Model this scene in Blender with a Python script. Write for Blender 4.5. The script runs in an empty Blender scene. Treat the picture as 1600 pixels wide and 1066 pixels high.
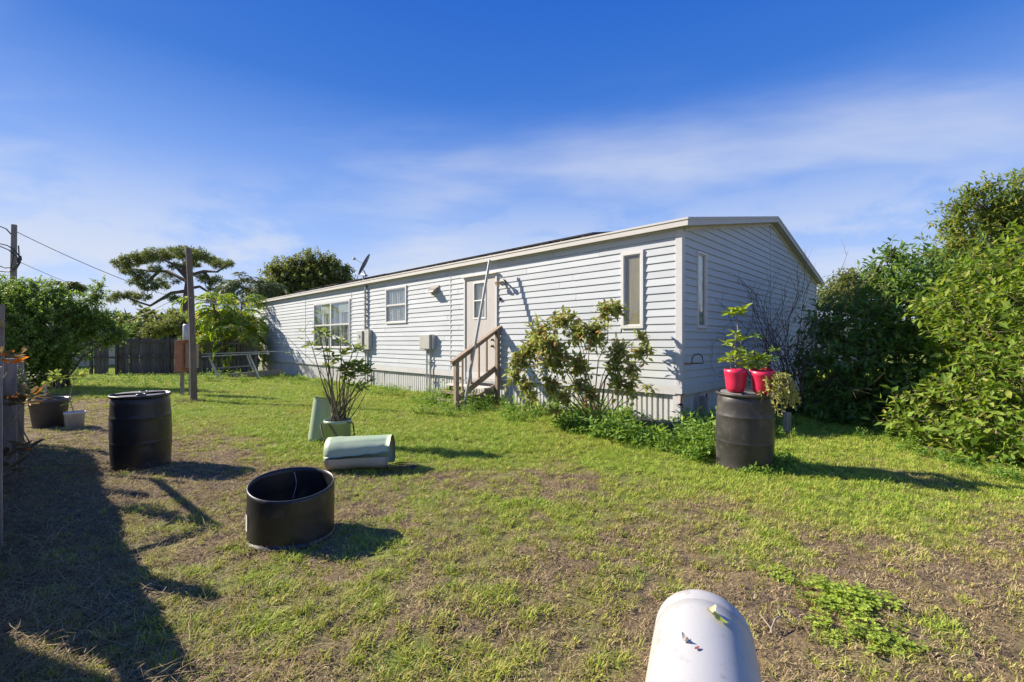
import bpy, math, random
import numpy as np
from mathutils import Vector, Matrix, Euler
R = math.radians
rnd = random.Random(7)
sc = bpy.context.scene
COL = sc.collection
# ------------------------------------------------------------------ camera, sky, sun
H = 1.45                       # eye height
cam_d = bpy.data.cameras.new('camera'); cam = bpy.data.objects.new('camera', cam_d); COL.objects.link(cam)
cam.location = (0, 0, H); cam.rotation_euler = (R(90), 0, 0)
cam_d.lens = 16.0; cam_d.sensor_width = 36.0; cam_d.shift_y = 0.0012
cam_d.clip_start = 0.05; cam_d.clip_end = 2000
sc.camera = cam
SUN_EL = R(33); SUN_AZ = math.atan2(-0.958, 0.287)        # azimuth from +Y towards +X
w = bpy.data.worlds.new('World'); sc.world = w; w.use_nodes = True
nt = w.node_tree; nt.nodes.clear()
def N(t, **k):
    n = nt.nodes.new(t)
    for a, b in k.items(): setattr(n, a, b)
    return n
def L(a, b): nt.links.new(a, b)
wo = N('ShaderNodeOutputWorld'); bg = N('ShaderNodeBackground'); bg.inputs[1].default_value = 0.088
sky = N('ShaderNodeTexSky', sky_type='NISHITA'); sky.sun_disc = False
sky.sun_elevation = SUN_EL; sky.sun_rotation = SUN_AZ; sky.dust_density = 0.3; sky.air_density = 1.0; sky.ozone_density = 2.5
tc = N('ShaderNodeTexCoord'); sep = N('ShaderNodeSeparateXYZ'); L(tc.outputs['Generated'], sep.inputs[0])
# deep blue overhead, pale near the horizon
ramp = N('ShaderNodeValToRGB'); L(sep.outputs['Z'], ramp.inputs[0])
cr = ramp.color_ramp
K = 5.7
cr.elements[0].position = 0.0; cr.elements[0].color = (0.40, 0.48, 0.66, 1)
cr.elements[1].position = 1.0; cr.elements[1].color = (0.013, 0.09, 0.42, 1)
for p, c in ((0.10, (0.33, 0.43, 0.66, 1)), (0.21, (0.22, 0.34, 0.63, 1)), (0.34, (0.12, 0.235, 0.56, 1)), (0.47, (0.028, 0.125, 0.45, 1)), (0.60, (0.013, 0.092, 0.41, 1))):
    e = cr.elements.new(p); e.color = c
gk = N('ShaderNodeVectorMath', operation='SCALE'); gk.inputs['Scale'].default_value = K; L(ramp.outputs[0], gk.inputs[0])
mul = N('ShaderNodeMix', data_type='RGBA'); mul.inputs[0].default_value = 0.96
L(sky.outputs[0], mul.inputs[6]); L(gk.outputs[0], mul.inputs[7])
# high thin cloud: direction projected on a flat layer
mz = N('ShaderNodeMath', operation='MAXIMUM'); L(sep.outputs['Z'], mz.inputs[0]); mz.inputs[1].default_value = 0.02
az = N('ShaderNodeMath', operation='ADD'); L(mz.outputs[0], az.inputs[0]); az.inputs[1].default_value = 0.10
dx = N('ShaderNodeMath', operation='DIVIDE'); L(sep.outputs['X'], dx.inputs[0]); L(az.outputs[0], dx.inputs[1])
dy = N('ShaderNodeMath', operation='DIVIDE'); L(sep.outputs['Y'], dy.inputs[0]); L(az.outputs[0], dy.inputs[1])
cb = N('ShaderNodeCombineXYZ'); L(dx.outputs[0], cb.inputs[0]); L(dy.outputs[0], cb.inputs[1])
mp = N('ShaderNodeMapping'); L(cb.outputs[0], mp.inputs[0]); mp.inputs['Scale'].default_value = (0.42, 0.85, 1); mp.inputs['Rotation'].default_value = (0, 0, R(14)); mp.inputs['Location'].default_value = (8.5, 11.5, 0)
no = N('ShaderNodeTexNoise'); L(mp.outputs[0], no.inputs[0]); no.inputs['Scale'].default_value = 0.85; no.inputs['Detail'].default_value = 7; no.inputs['Roughness'].default_value = 0.52; no.inputs['Distortion'].default_value = 0.25
cl = N('ShaderNodeMapRange', interpolation_type='SMOOTHSTEP'); L(no.outputs[0], cl.inputs[0]); cl.inputs[1].default_value = 0.41; cl.inputs[2].default_value = 0.70; cl.inputs[3].default_value = 0; cl.inputs[4].default_value = 0.8
hz = N('ShaderNodeMapRange', interpolation_type='SMOOTHSTEP'); L(sep.outputs['Z'], hz.inputs[0]); hz.inputs[1].default_value = 0.56; hz.inputs[2].default_value = 0.30; hz.inputs[3].default_value = 0.0; hz.inputs[4].default_value = 1
cm = N('ShaderNodeMath', operation='MULTIPLY'); L(cl.outputs[0], cm.inputs[0]); L(hz.outputs[0], cm.inputs[1])
# low cumulus puffs near the horizon
mp2 = N('ShaderNodeMapping'); L(tc.outputs['Generated'], mp2.inputs[0]); mp2.inputs['Scale'].default_value = (2.0, 2.0, 4.2); mp2.inputs['Location'].default_value = (4.5, 0.2, 0.1)
n2 = N('ShaderNodeTexNoise'); L(mp2.outputs[0], n2.inputs[0]); n2.inputs['Scale'].default_value = 1.5; n2.inputs['Detail'].default_value = 6; n2.inputs['Roughness'].default_value = 0.58
c2 = N('ShaderNodeMapRange', interpolation_type='SMOOTHSTEP'); L(n2.outputs[0], c2.inputs[0]); c2.inputs[1].default_value = 0.42; c2.inputs[2].default_value = 0.56; c2.inputs[3].default_value = 0; c2.inputs[4].default_value = 0.9
h2 = N('ShaderNodeMapRange', interpolation_type='SMOOTHSTEP'); L(sep.outputs['Z'], h2.inputs[0]); h2.inputs[1].default_value = 0.36; h2.inputs[2].default_value = 0.08; h2.inputs[3].default_value = 0; h2.inputs[4].default_value = 1
cm2 = N('ShaderNodeMath', operation='MULTIPLY'); L(c2.outputs[0], cm2.inputs[0]); L(h2.outputs[0], cm2.inputs[1])
mx = N('ShaderNodeMath', operation='MAXIMUM'); L(cm.outputs[0], mx.inputs[0]); L(cm2.outputs[0], mx.inputs[1])
cmix = N('ShaderNodeMix', data_type='RGBA'); L(mx.outputs[0], cmix.inputs[0]); L(mul.outputs[2], cmix.inputs[6]); cmix.inputs[7].default_value = (2.75, 2.95, 3.4, 1)
L(cmix.outputs[2], bg.inputs[0]); L(bg.outputs[0], wo.inputs[0])
sun_d = bpy.data.lights.new('sun', 'SUN'); sun = bpy.data.objects.new('sun', sun_d); COL.objects.link(sun)
sun_d.energy = 3.4; sun_d.angle = R(0.53); sun_d.color = (1.0, 0.90, 0.76)
SV = Vector((math.sin(SUN_AZ)*math.cos(SUN_EL), math.cos(SUN_AZ)*math.cos(SUN_EL), math.sin(SUN_EL)))
sun.rotation_euler = (-SV).to_track_quat('-Z', 'Y').to_euler(); sun.location = SV*40
sc.view_settings.view_transform = 'Standard'; sc.view_settings.look = 'None'; sc.view_settings.gamma = 1; sc.view_settings.exposure = 1.57
sc.view_settings.use_curve_mapping = False
sc.cycles.max_bounces = 6; sc.cycles.diffuse_bounces = 4; sc.cycles.transmission_bounces = 4; sc.cycles.transparent_max_bounces = 6

# ------------------------------------------------------------------ helpers
def G(px, py):                 # ground point under a pixel of the 1600 px photograph
    Y = 711.0*H/(py-535.0); return ((px-800.0)/711.0*Y, Y)
def Q(px, py, Y):              # point at distance Y
    return Vector(((px-800.0)/711.0*Y, Y, H+(535.0-py)/711.0*Y))
def tag(o, label=None, cat=None, group=None, kind=None):
    if label: o['label'] = label
    if cat: o['category'] = cat
    if group: o['group'] = group
    if kind: o['kind'] = kind
    return o
def empty(name, loc=(0, 0, 0), rz=0.0):
    o = bpy.data.objects.new(name, None); COL.objects.link(o); o.location = loc; o.rotation_euler = (0, 0, rz); o.empty_display_size = 0.1
    return o
def link(name, me, parent=None, loc=(0, 0, 0), rot=(0, 0, 0)):
    o = bpy.data.objects.new(name, me); COL.objects.link(o)
    if parent: o.parent = parent
    o.location = loc; o.rotation_euler = rot
    return o
def copy_tree(o, parent=None):
    c = o.copy(); COL.objects.link(c)
    if parent: c.parent = parent
    for ch in list(o.children): copy_tree(ch, c)
    return c
class MB:
    def __init__(s): s.v = []; s.f = []; s.sm = []
    def add(s, vs, fs, smooth=False):
        n = len(s.v); s.v += [tuple(p) for p in vs]; s.f += [tuple(i+n for i in f) for f in fs]; s.sm += [smooth]*len(fs)
    def box(s, x0, x1, y0, y1, z0, z1, M=None):
        vs = [(x, y, z) for z in (z0, z1) for y in (y0, y1) for x in (x0, x1)]
        if M is not None: vs = [M @ Vector(p) for p in vs]
        s.add(vs, [(0, 2, 3, 1), (4, 5, 7, 6), (0, 1, 5, 4), (2, 6, 7, 3), (0, 4, 6, 2), (1, 3, 7, 5)])
        return s
    def beam(s, a, b, w, h, up=(0, 0, 1)):      # rectangular bar from a to b
        a = Vector(a); b = Vector(b); d = (b-a); l = d.length; d.normalize()
        u = Vector(up); sdv = d.cross(u)
        if sdv.length < 1e-4: sdv = d.cross(Vector((0, 1, 0)))
        sdv.normalize(); u = sdv.cross(d)
        M = Matrix((( d.x, sdv.x, u.x, a.x), (d.y, sdv.y, u.y, a.y), (d.z, sdv.z, u.z, a.z), (0, 0, 0, 1)))
        return s.box(0, l, -w/2, w/2, -h/2, h/2, M)
    def tube(s, pts, rad, n=8, cap=True, smooth=True):
        pts = [Vector(p) for p in pts]
        if not hasattr(rad, '__len__'): rad = [rad]*len(pts)
        rings = []; prev = None
        for i, p in enumerate(pts):
            d = (pts[min(i+1, len(pts)-1)] - pts[max(i-1, 0)])
            if d.length < 1e-9: d = Vector((0, 0, 1))
            d.normalize()
            if prev is None:
                u = d.orthogonal().normalized()
            else:
                u = prev - d*prev.dot(d)
                u = d.orthogonal().normalized() if u.length < 1e-6 else u.normalized()
            prev = u; v = d.cross(u)
            rings.append([p + (u*math.cos(2*math.pi*k/n) + v*math.sin(2*math.pi*k/n))*rad[i] for k in range(n)])
        vs = [q for r in rings for q in r]; fs = []
        for i in range(len(pts)-1):
            for k in range(n):
                a = i*n+k; b = i*n+(k+1) % n; fs.append((a, b, b+n, a+n))
        s.add(vs, fs, smooth)
        if cap:
            s.add(rings[0][::-1], [tuple(range(n))]); s.add(rings[-1], [tuple(range(n))])
        return s
    def lathe(s, prof, n=48, c=(0, 0, 0), M=None, arc=(0, 2*math.pi), smooth=True, wob=None):
        full = abs(arc[1]-arc[0]-2*math.pi) < 1e-6; m = n if full else n+1; vs = []
        for r, z in prof:
            for k in range(m):
                a = arc[0]+(arc[1]-arc[0])*k/n; rr = r*(wob(a, z) if wob else 1)
                p = Vector((c[0]+rr*math.cos(a), c[1]+rr*math.sin(a), c[2]+z)); vs.append(M @ p if M is not None else p)
        fs = []
        for i in range(len(prof)-1):
            for k in range(n if full else n):
                k2 = (k+1) % m if full else k+1
                fs.append((i*m+k, i*m+k2, (i+1)*m+k2, (i+1)*m+k))
        s.add(vs, fs, smooth); return s
    def build(s, name, mat, parent=None, loc=(0, 0, 0), rot=(0, 0, 0), bevel=0):
        me = bpy.data.meshes.new(name); me.from_pydata(s.v, [], s.f)
        me.polygons.foreach_set('use_smooth', s.sm); me.materials.append(mat); me.update()
        o = link(name, me, parent, loc, rot)
        if bevel:
            b = o.modifiers.new('bevel', 'BEVEL'); b.width = bevel; b.segments = 2; b.limit_method = 'ANGLE'
        return o
def poly_mesh(name, V, F, mat, smooth=False):
    """V (n,3) array, F (m,k) array of equal-size faces"""
    me = bpy.data.meshes.new(name); V = np.asarray(V, dtype=np.float32); F = np.asarray(F, dtype=np.int32); k = F.shape[1]
    me.vertices.add(len(V)); me.vertices.foreach_set('co', V.ravel())
    me.loops.add(F.size); me.loops.foreach_set('vertex_index', F.ravel())
    me.polygons.add(len(F)); me.polygons.foreach_set('loop_start', np.arange(len(F), dtype=np.int32)*k)
    me.polygons.foreach_set('use_smooth', np.full(len(F), smooth)); me.update(calc_edges=True)
    if mat: me.materials.append(mat)
    return me
# value noise
_rs = np.random.RandomState(3); _T = _rs.rand(256, 256)
def vn(x, y):
    xi = np.floor(x).astype(int); yi = np.floor(y).astype(int); fx = x-xi; fy = y-yi
    fx = fx*fx*(3-2*fx); fy = fy*fy*(3-2*fy); a = xi % 256; b = yi % 256; a1 = (xi+1) % 256; b1 = (yi+1) % 256
    return (_T[a, b]*(1-fx)+_T[a1, b]*fx)*(1-fy)+(_T[a, b1]*(1-fx)+_T[a1, b1]*fx)*fy
def fbm(x, y, s=1.0, o=4):
    x = np.asarray(x, float)*s+37.2; y = np.asarray(y, float)*s+11.7; r = 0; a = 0.5; t = 0
    for i in range(o):
        r = r+a*vn(x, y); t += a; x = x*2.03+5.1; y = y*2.03+9.3; a *= 0.5
    return r/t
def sstep(a, b, x):
    t = np.clip((x-a)/(b-a), 0, 1); return t*t*(3-2*t)
# ------------------------------------------------------------------ materials
def mat(name, col, rough=0.6, var=0.0, vscale=6.0, col2=None, bump=0.0, bscale=60.0, metal=0.0, spec=0.5, objvar=0.0, stretch=None, stain=None, coord='Object', rvar=0.0):
    """principled; blotchy second colour, fine bump, per-object value jitter, stains"""
    m = bpy.data.materials.new(name); m.use_nodes = True; t = m.node_tree; nn = t.nodes; ll = t.links; b = nn['Principled BSDF']
    b.inputs['Roughness'].default_value = rough; b.inputs['Metallic'].default_value = metal; b.inputs['Specular IOR Level'].default_value = spec
    tc = nn.new('ShaderNodeTexCoord'); mp = nn.new('ShaderNodeMapping'); ll.new(tc.outputs[coord], mp.inputs[0])
    if stretch: mp.inputs['Scale'].default_value = stretch
    c = nn.new('ShaderNodeRGB'); c.outputs[0].default_value = (*col, 1); out = c.outputs[0]
    if var > 0 or col2:
        n1 = nn.new('ShaderNodeTexNoise'); n1.inputs['Scale'].default_value = vscale; n1.inputs['Detail'].default_value = 8; n1.inputs['Roughness'].default_value = 0.65; ll.new(mp.outputs[0], n1.inputs[0])
        r1 = nn.new('ShaderNodeMapRange'); r1.inputs[1].default_value = 0.35; r1.inputs[2].default_value = 0.68; ll.new(n1.outputs[0], r1.inputs[0])
        mx = nn.new('ShaderNodeMix'); mx.data_type = 'RGBA'; ll.new(r1.outputs[0], mx.inputs[0]); ll.new(out, mx.inputs[6])
        c2 = col2 if col2 else tuple(x*(1-var) for x in col); mx.inputs[7].default_value = (*c2, 1); out = mx.outputs[2]
        if rvar:
            rr = nn.new('ShaderNodeMapRange'); ll.new(n1.outputs[0], rr.inputs[0]); rr.inputs[1].default_value = .3; rr.inputs[2].default_value = .7; rr.inputs[3].default_value = rough-rvar; rr.inputs[4].default_value = rough+rvar; ll.new(rr.outputs[0], b.inputs['Roughness'])
    if stain:                      # (colour, scale, threshold, strength)
        n3 = nn.new('ShaderNodeTexNoise'); n3.inputs['Scale'].default_value = stain[1]; n3.inputs['Detail'].default_value = 9; n3.inputs['Roughness'].default_value = 0.7; ll.new(mp.outputs[0], n3.inputs[0])
        r3 = nn.new('ShaderNodeMapRange'); r3.inputs[1].default_value = stain[2]; r3.inputs[2].default_value = stain[2]+0.16; r3.inputs[4].default_value = stain[3]; ll.new(n3.outputs[0], r3.inputs[0])
        m3 = nn.new('ShaderNodeMix'); m3.data_type = 'RGBA'; ll.new(r3.outputs[0], m3.inputs[0]); ll.new(out, m3.inputs[6]); m3.inputs[7].default_value = (*stain[0], 1); out = m3.outputs[2]
    if objvar:
        oi = nn.new('ShaderNodeObjectInfo'); r2 = nn.new('ShaderNodeMapRange'); ll.new(oi.outputs['Random'], r2.inputs[0]); r2.inputs[3].default_value = 1-objvar; r2.inputs[4].default_value = 1+objvar
        hv = nn.new('ShaderNodeHueSaturation'); ll.new(r2.outputs[0], hv.inputs['Value']); ll.new(out, hv.inputs['Color']); out = hv.outputs[0]
    ll.new(out, b.inputs['Base Color'])
    if bump > 0:
        n4 = nn.new('ShaderNodeTexNoise'); n4.inputs['Scale'].default_value = bscale; n4.inputs['Detail'].default_value = 5; ll.new(mp.outputs[0], n4.inputs[0])
        bp = nn.new('ShaderNodeBump'); bp.inputs['Strength'].default_value = bump; bp.inputs['Distance'].default_value = 0.01; ll.new(n4.outputs[0], bp.inputs['Height']); ll.new(bp.outputs[0], b.inputs['Normal'])
    return m
def mat_leaf(name, c1, c2, c3=None, trans=0.35, rough=0.52, spec=0.25):
    """leaf: colour varies from leaf to leaf, light passes through"""
    m = bpy.data.materials.new(name); m.use_nodes = True; t = m.node_tree; nn = t.nodes; ll = t.links; b = nn['Principled BSDF']
    b.inputs['Roughness'].default_value = rough; b.inputs['Specular IOR Level'].default_value = spec
    ge = nn.new('ShaderNodeNewGeometry'); oi = nn.new('ShaderNodeObjectInfo')
    ad = nn.new('ShaderNodeMath'); ad.operation = 'ADD'; ll.new(ge.outputs['Random Per Island'], ad.inputs[0]); ll.new(oi.outputs['Random'], ad.inputs[1])
    fr = nn.new('ShaderNodeMath'); fr.operation = 'FRACT'; ll.new(ad.outputs[0], fr.inputs[0])
    r = nn.new('ShaderNodeValToRGB'); ll.new(fr.outputs[0], r.inputs[0])
    r.color_ramp.elements[0].color = (*c1, 1); r.color_ramp.elements[1].color = (*c2, 1); r.color_ramp.elements[1].position = 0.85 if c3 else 1.0
    if c3: e = r.color_ramp.elements.new(0.97); e.color = (*c3, 1)
    tn = nn.new('ShaderNodeTexNoise'); tn.inputs['Scale'].default_value = 9.0; tn.inputs['Detail'].default_value = 3
    tco = nn.new('ShaderNodeTexCoord'); ll.new(tco.outputs['Object'], tn.inputs[0])
    mr = nn.new('ShaderNodeMapRange'); ll.new(tn.outputs[0], mr.inputs[0]); mr.inputs[1].default_value = .3; mr.inputs[2].default_value = .7; mr.inputs[3].default_value = 0.8; mr.inputs[4].default_value = 1.25
    hv = nn.new('ShaderNodeHueSaturation'); ll.new(r.outputs[0], hv.inputs['Color']); ll.new(mr.outputs[0], hv.inputs['Value'])
    ll.new(hv.outputs[0], b.inputs['Base Color'])
    tr = nn.new('ShaderNodeBsdfTranslucent'); hs = nn.new('ShaderNodeHueSaturation'); hs.inputs['Value'].default_value = 1.5; hs.inputs['Saturation'].default_value = 1.1; hs.inputs['Hue'].default_value = 0.49
    ll.new(hv.outputs[0], hs.inputs['Color']); ll.new(hs.outputs[0], tr.inputs[0])
    ms = nn.new('ShaderNodeMixShader'); ms.inputs[0].default_value = trans; ll.new(b.outputs[0], ms.inputs[1]); ll.new(tr.outputs[0], ms.inputs[2])
    ll.new(ms.outputs[0], nn['Material Output'].inputs[0])
    return m
M = {}
M['siding'] = mat('vinyl_siding', (0.485, 0.512, 0.528), 0.7, col2=(0.44, 0.468, 0.488), spec=0.25, vscale=2.2, bump=0.06, bscale=90, objvar=0.05, stain=((0.34, 0.37, 0.33), 3.4, 0.58, 0.42), stretch=(0.6, 0.6, 2.2))
M['trim'] = mat('white_vinyl_trim', (0.54, 0.535, 0.525), 0.6, var=0.12, vscale=5, stain=((0.42, 0.38, 0.31), 7, 0.62, 0.45), bump=0.05)
M['fascia'] = mat('painted_fascia', (0.52, 0.50, 0.46), 0.65, var=0.1, vscale=2, stain=((0.45, 0.39, 0.30), 5, 0.60, 0.5), stretch=(0.5, 0.5, 1))
M['soffit'] = mat('soffit', (0.60, 0.56, 0.47), 0.7, var=0.2, vscale=3, stain=((0.30, 0.25, 0.17), 6, 0.58, 0.5))
M['skirt'] = mat('vinyl_skirting', (0.56, 0.56, 0.545), 0.5, var=0.10, vscale=4, stain=((0.32, 0.34, 0.24), 5, 0.56, 0.6), objvar=0.04, stretch=(3, 3, 1))
M['sheath'] = mat('wall_sheathing', (0.16, 0.18, 0.2), 0.8)
M['shingle'] = mat('asphalt_shingle', (0.075, 0.075, 0.08), 0.9, col2=(0.13, 0.13, 0.135), vscale=14, bump=0.5, bscale=250)
M['frame'] = mat('window_frame', (0.62, 0.61, 0.59), 0.4, var=0.1, vscale=6, stain=((0.4, 0.36, 0.28), 12, 0.64, 0.5))
M['curtain'] = mat('curtain_cloth', (0.72, 0.70, 0.64), 0.9, var=0.15, vscale=8)
M['blind'] = mat('blind_cloth', (0.50, 0.53, 0.45), 0.8, var=0.2, vscale=7)
M['ply'] = mat('plywood', (0.42, 0.32, 0.20), 0.7, col2=(0.25, 0.24, 0.19), vscale=2.2, stretch=(5, 5, 0.8), bump=0.1)
M['door'] = mat('door_paint', (0.50, 0.47, 0.44), 0.45, var=0.08, vscale=3, stain=((0.36, 0.22, 0.12), 9, 0.60, 0.6), stretch=(3, 3, 0.9), bump=0.1)
M['brass'] = mat('tarnished_brass', (0.16, 0.12, 0.07), 0.4, metal=0.9)
M['black'] = mat('black_metal', (0.02, 0.02, 0.022), 0.45)
M['grey_box'] = mat('grey_enamel', (0.44, 0.43, 0.39), 0.5, var=0.12, vscale=6, stain=((0.25, 0.18, 0.1), 12, 0.66, 0.5))
M['galv'] = mat('galvanised_pipe', (0.42, 0.43, 0.43), 0.42, metal=0.4, var=0.25, vscale=12)
M['pvc'] = mat('white_pvc', (0.40, 0.40, 0.38), 0.4, var=0.1, vscale=5)
M['old_wood'] = mat('weathered_wood', (0.28, 0.25, 0.22), 0.85, col2=(0.15, 0.13, 0.115), vscale=5, stretch=(6, 6, 0.7), bump=0.5, bscale=40, objvar=0.15)
M['pole_wood'] = mat('pole_wood', (0.20, 0.155, 0.12), 0.85, col2=(0.10, 0.078, 0.06), vscale=5, stretch=(6, 6, 0.5), bump=0.7, bscale=40)
M['rail_wood'] = mat('rail_wood', (0.33, 0.245, 0.18), 0.8, col2=(0.19, 0.14, 0.10), vscale=6, stretch=(3, 3, 1), bump=0.4, bscale=50, objvar=0.15)
M['fence_wood'] = mat('fence_wood', (0.16, 0.14, 0.125), 0.9, col2=(0.06, 0.052, 0.048), vscale=5, stretch=(7, 7, 0.6), bump=0.6, bscale=40, objvar=0.32)
M['white_wood'] = mat('painted_board', (0.62, 0.58, 0.51), 0.7, var=0.25, vscale=5, stain=((0.28, 0.22, 0.16), 9, 0.55, 0.6))
M['drum'] = mat('black_drum_plastic', (0.013, 0.0135, 0.015), 0.40, col2=(0.024, 0.024, 0.026), vscale=3.5, bump=0.10, bscale=45, stain=((0.11, 0.10, 0.085), 6, 0.56, 0.55), rvar=0.1)
M['drum_dusty'] = mat('dusty_drum_plastic', (0.026, 0.025, 0.025), 0.45, col2=(0.045, 0.042, 0.038), vscale=3.5, bump=0.10, bscale=45, stain=((0.13, 0.115, 0.09), 5, 0.53, 0.6), rvar=0.12)
M['green_pl'] = mat('pale_green_plastic', (0.34, 0.45, 0.28), 0.42, col2=(0.40, 0.46, 0.32), vscale=3, bump=0.05, stain=((0.30, 0.26, 0.18), 5, 0.60, 0.6))
M['pale_pl'] = mat('pale_grey_plastic', (0.40, 0.42, 0.42), 0.5, var=0.15, vscale=4, stain=((0.27, 0.22, 0.16), 5, 0.58, 0.6))
M['white_pl'] = mat('white_drum_plastic', (0.43, 0.43, 0.42), 0.36, var=0.05, vscale=3, bump=0.04, bscale=30, stain=((0.20, 0.18, 0.15), 14, 0.56, 0.7), rvar=0.08)
M['red_pl'] = mat('red_pot_plastic', (0.62, 0.022, 0.075), 0.38, var=0.15, vscale=6, stain=((0.55, 0.18, 0.16), 9, 0.62, 0.35))
M['tub'] = mat('slate_tub_plastic', (0.075, 0.08, 0.10), 0.5, var=0.3, vscale=5, stain=((0.2, 0.18, 0.15), 7, 0.60, 0.5))
M['bucket'] = mat('white_bucket_plastic', (0.55, 0.54, 0.54), 0.5, var=0.2, vscale=9, stain=((0.25, 0.21, 0.17), 12, 0.55, 0.7))
M['soil'] = mat('potting_soil', (0.05, 0.036, 0.025), 0.95, var=0.4, vscale=40, bump=1.0, bscale=80)
M['rust'] = mat('rusty_box', (0.27, 0.105, 0.05), 0.75, col2=(0.36, 0.17, 0.09), vscale=8, bump=0.2)
M['stem'] = mat('green_brown_stem', (0.17, 0.14, 0.085), 0.8, var=0.35, vscale=20)
M['stem_red'] = mat('reddish_stem', (0.19, 0.105, 0.07), 0.8, var=0.35, vscale=20)
M['stem_pale'] = mat('pale_stem', (0.36, 0.30, 0.21), 0.8, var=0.3, vscale=20)
M['twig'] = mat('bare_twig', (0.15, 0.105, 0.09), 0.85, var=0.4, vscale=15)
M['bark'] = mat('tree_bark', (0.13, 0.105, 0.085), 0.9, var=0.45, vscale=9, bump=0.8, bscale=30)
M['cable'] = mat('cable_rubber', (0.03, 0.03, 0.032), 0.6)
M['wire_pale'] = mat('pale_wire', (0.5, 0.5, 0.5), 0.5)
M['stone'] = mat('stacked_stone', (0.24, 0.19, 0.15), 0.9, var=0.4, vscale=8, bump=0.5, objvar=0.2)
M['label'] = mat('faded_paper_label', (0.62, 0.62, 0.60), 0.6, stain=((0.12, 0.12, 0.12), 60, 0.5, 0.8))
M['solar'] = mat('solar_glass', (0.012, 0.016, 0.03), 0.12)
M['alu'] = mat('dull_aluminium', (0.45, 0.46, 0.47), 0.4, metal=0.5, var=0.15)
M['dish'] = mat('grey_dish', (0.14, 0.15, 0.17), 0.5, var=0.2)
M['bluegrey'] = mat('far_metal_roof', (0.34, 0.37, 0.40), 0.6, var=0.2)
M['cream'] = mat('far_wall', (0.55, 0.52, 0.47), 0.8, var=0.1)
M['gravel'] = mat('dry_litter', (0.3, 0.24, 0.17), 0.9)
gm = bpy.data.materials.new('window_glass'); gm.use_nodes = True; M['glass'] = gm
_t = gm.node_tree; _b = _t.nodes['Principled BSDF']; _b.inputs['Roughness'].default_value = 0.04; _b.inputs['Base Color'].default_value = (0.75, 0.82, 0.80, 1); _b.inputs['Specular IOR Level'].default_value = 1.0
_tr = _t.nodes.new('ShaderNodeBsdfTransparent'); _tr.inputs[0].default_value = (0.93, 0.95, 0.94, 1); _l0 = _t.nodes.new('ShaderNodeLayerWeight'); _l0.inputs[0].default_value = 0.5; _p0 = _t.nodes.new('ShaderNodeMath'); _p0.operation = 'POWER'; _p0.inputs[1].default_value = 3.0; _lw = _t.nodes.new('ShaderNodeMath'); _lw.operation = 'MULTIPLY_ADD'; _lw.inputs[1].default_value = 0.7; _lw.inputs[2].default_value = 0.05; _t.links.new(_l0.outputs['Facing'], _p0.inputs[0]); _t.links.new(_p0.outputs[0], _lw.inputs[0])
_gl = _t.nodes.new('ShaderNodeBsdfGlossy'); _gl.inputs['Roughness'].default_value = 0.03; _ms = _t.nodes.new('ShaderNodeMixShader')
_t.links.new(_lw.outputs[0], _ms.inputs[0]); _t.links.new(_tr.outputs[0], _ms.inputs[1]); _t.links.new(_gl.outputs[0], _ms.inputs[2]); _t.links.new(_ms.outputs[0], _t.nodes['Material Output'].inputs[0])
LF = {}
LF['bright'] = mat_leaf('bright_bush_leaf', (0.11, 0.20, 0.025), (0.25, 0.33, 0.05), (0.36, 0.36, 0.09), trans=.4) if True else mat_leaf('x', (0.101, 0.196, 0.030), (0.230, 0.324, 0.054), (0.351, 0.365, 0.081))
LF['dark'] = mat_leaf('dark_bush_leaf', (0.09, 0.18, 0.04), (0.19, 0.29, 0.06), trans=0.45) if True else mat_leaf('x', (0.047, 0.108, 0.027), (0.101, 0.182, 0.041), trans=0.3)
LF['tall'] = mat_leaf('tall_tree_leaf', (0.11, 0.20, 0.04), (0.28, 0.32, 0.06), (0.36, 0.28, 0.06), trans=.42) if True else mat_leaf('x', (0.074, 0.135, 0.030), (0.203, 0.196, 0.038), (0.324, 0.203, 0.054))
LF['hedge'] = mat_leaf('hedge_leaf', (0.085, 0.17, 0.035), (0.24, 0.33, 0.07), trans=.4) if True else mat_leaf('x', (0.061, 0.128, 0.030), (0.176, 0.257, 0.054))
LF['hib'] = mat_leaf('hibiscus_leaf', (0.17, 0.22, 0.06), (0.34, 0.36, 0.10), (0.40, 0.24, 0.12), trans=0.45) if True else mat_leaf('x', (0.074, 0.101, 0.038), (0.203, 0.176, 0.074), (0.297, 0.149, 0.081), trans=0.3)
LF['plum'] = mat_leaf('plumeria_leaf', (0.135, 0.203, 0.047), (0.324, 0.365, 0.095), trans=0.35)
LF['plumd'] = mat_leaf('dark_pot_leaf', (0.10, 0.16, 0.035), (0.22, 0.27, 0.07), trans=.35) if True else mat_leaf('x', (0.068, 0.115, 0.030), (0.149, 0.189, 0.054), trans=0.3)
LF['lime'] = mat_leaf('lime_leaf', (0.20, 0.30, 0.04), (0.36, 0.42, 0.07), trans=0.4)
LF['weed'] = mat_leaf('weed_leaf', (0.101, 0.209, 0.034), (0.243, 0.351, 0.061), trans=0.35)
LF['clover'] = mat_leaf('clover_leaf', (0.18, 0.28, 0.03), (0.40, 0.48, 0.08), trans=0.35)
LF['trail'] = mat_leaf('trailing_leaf', (0.30, 0.33, 0.07), (0.46, 0.44, 0.14), trans=0.3)
LF['croton'] = mat_leaf('croton_leaf', (0.10, 0.08, 0.04), (0.19, 0.15, 0.07), (0.5, 0.14, 0.02), trans=0.35)
LF['orange'] = mat_leaf('orange_leaf', (0.60, 0.16, 0.02), (0.66, 0.25, 0.03), trans=0.5)
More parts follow.
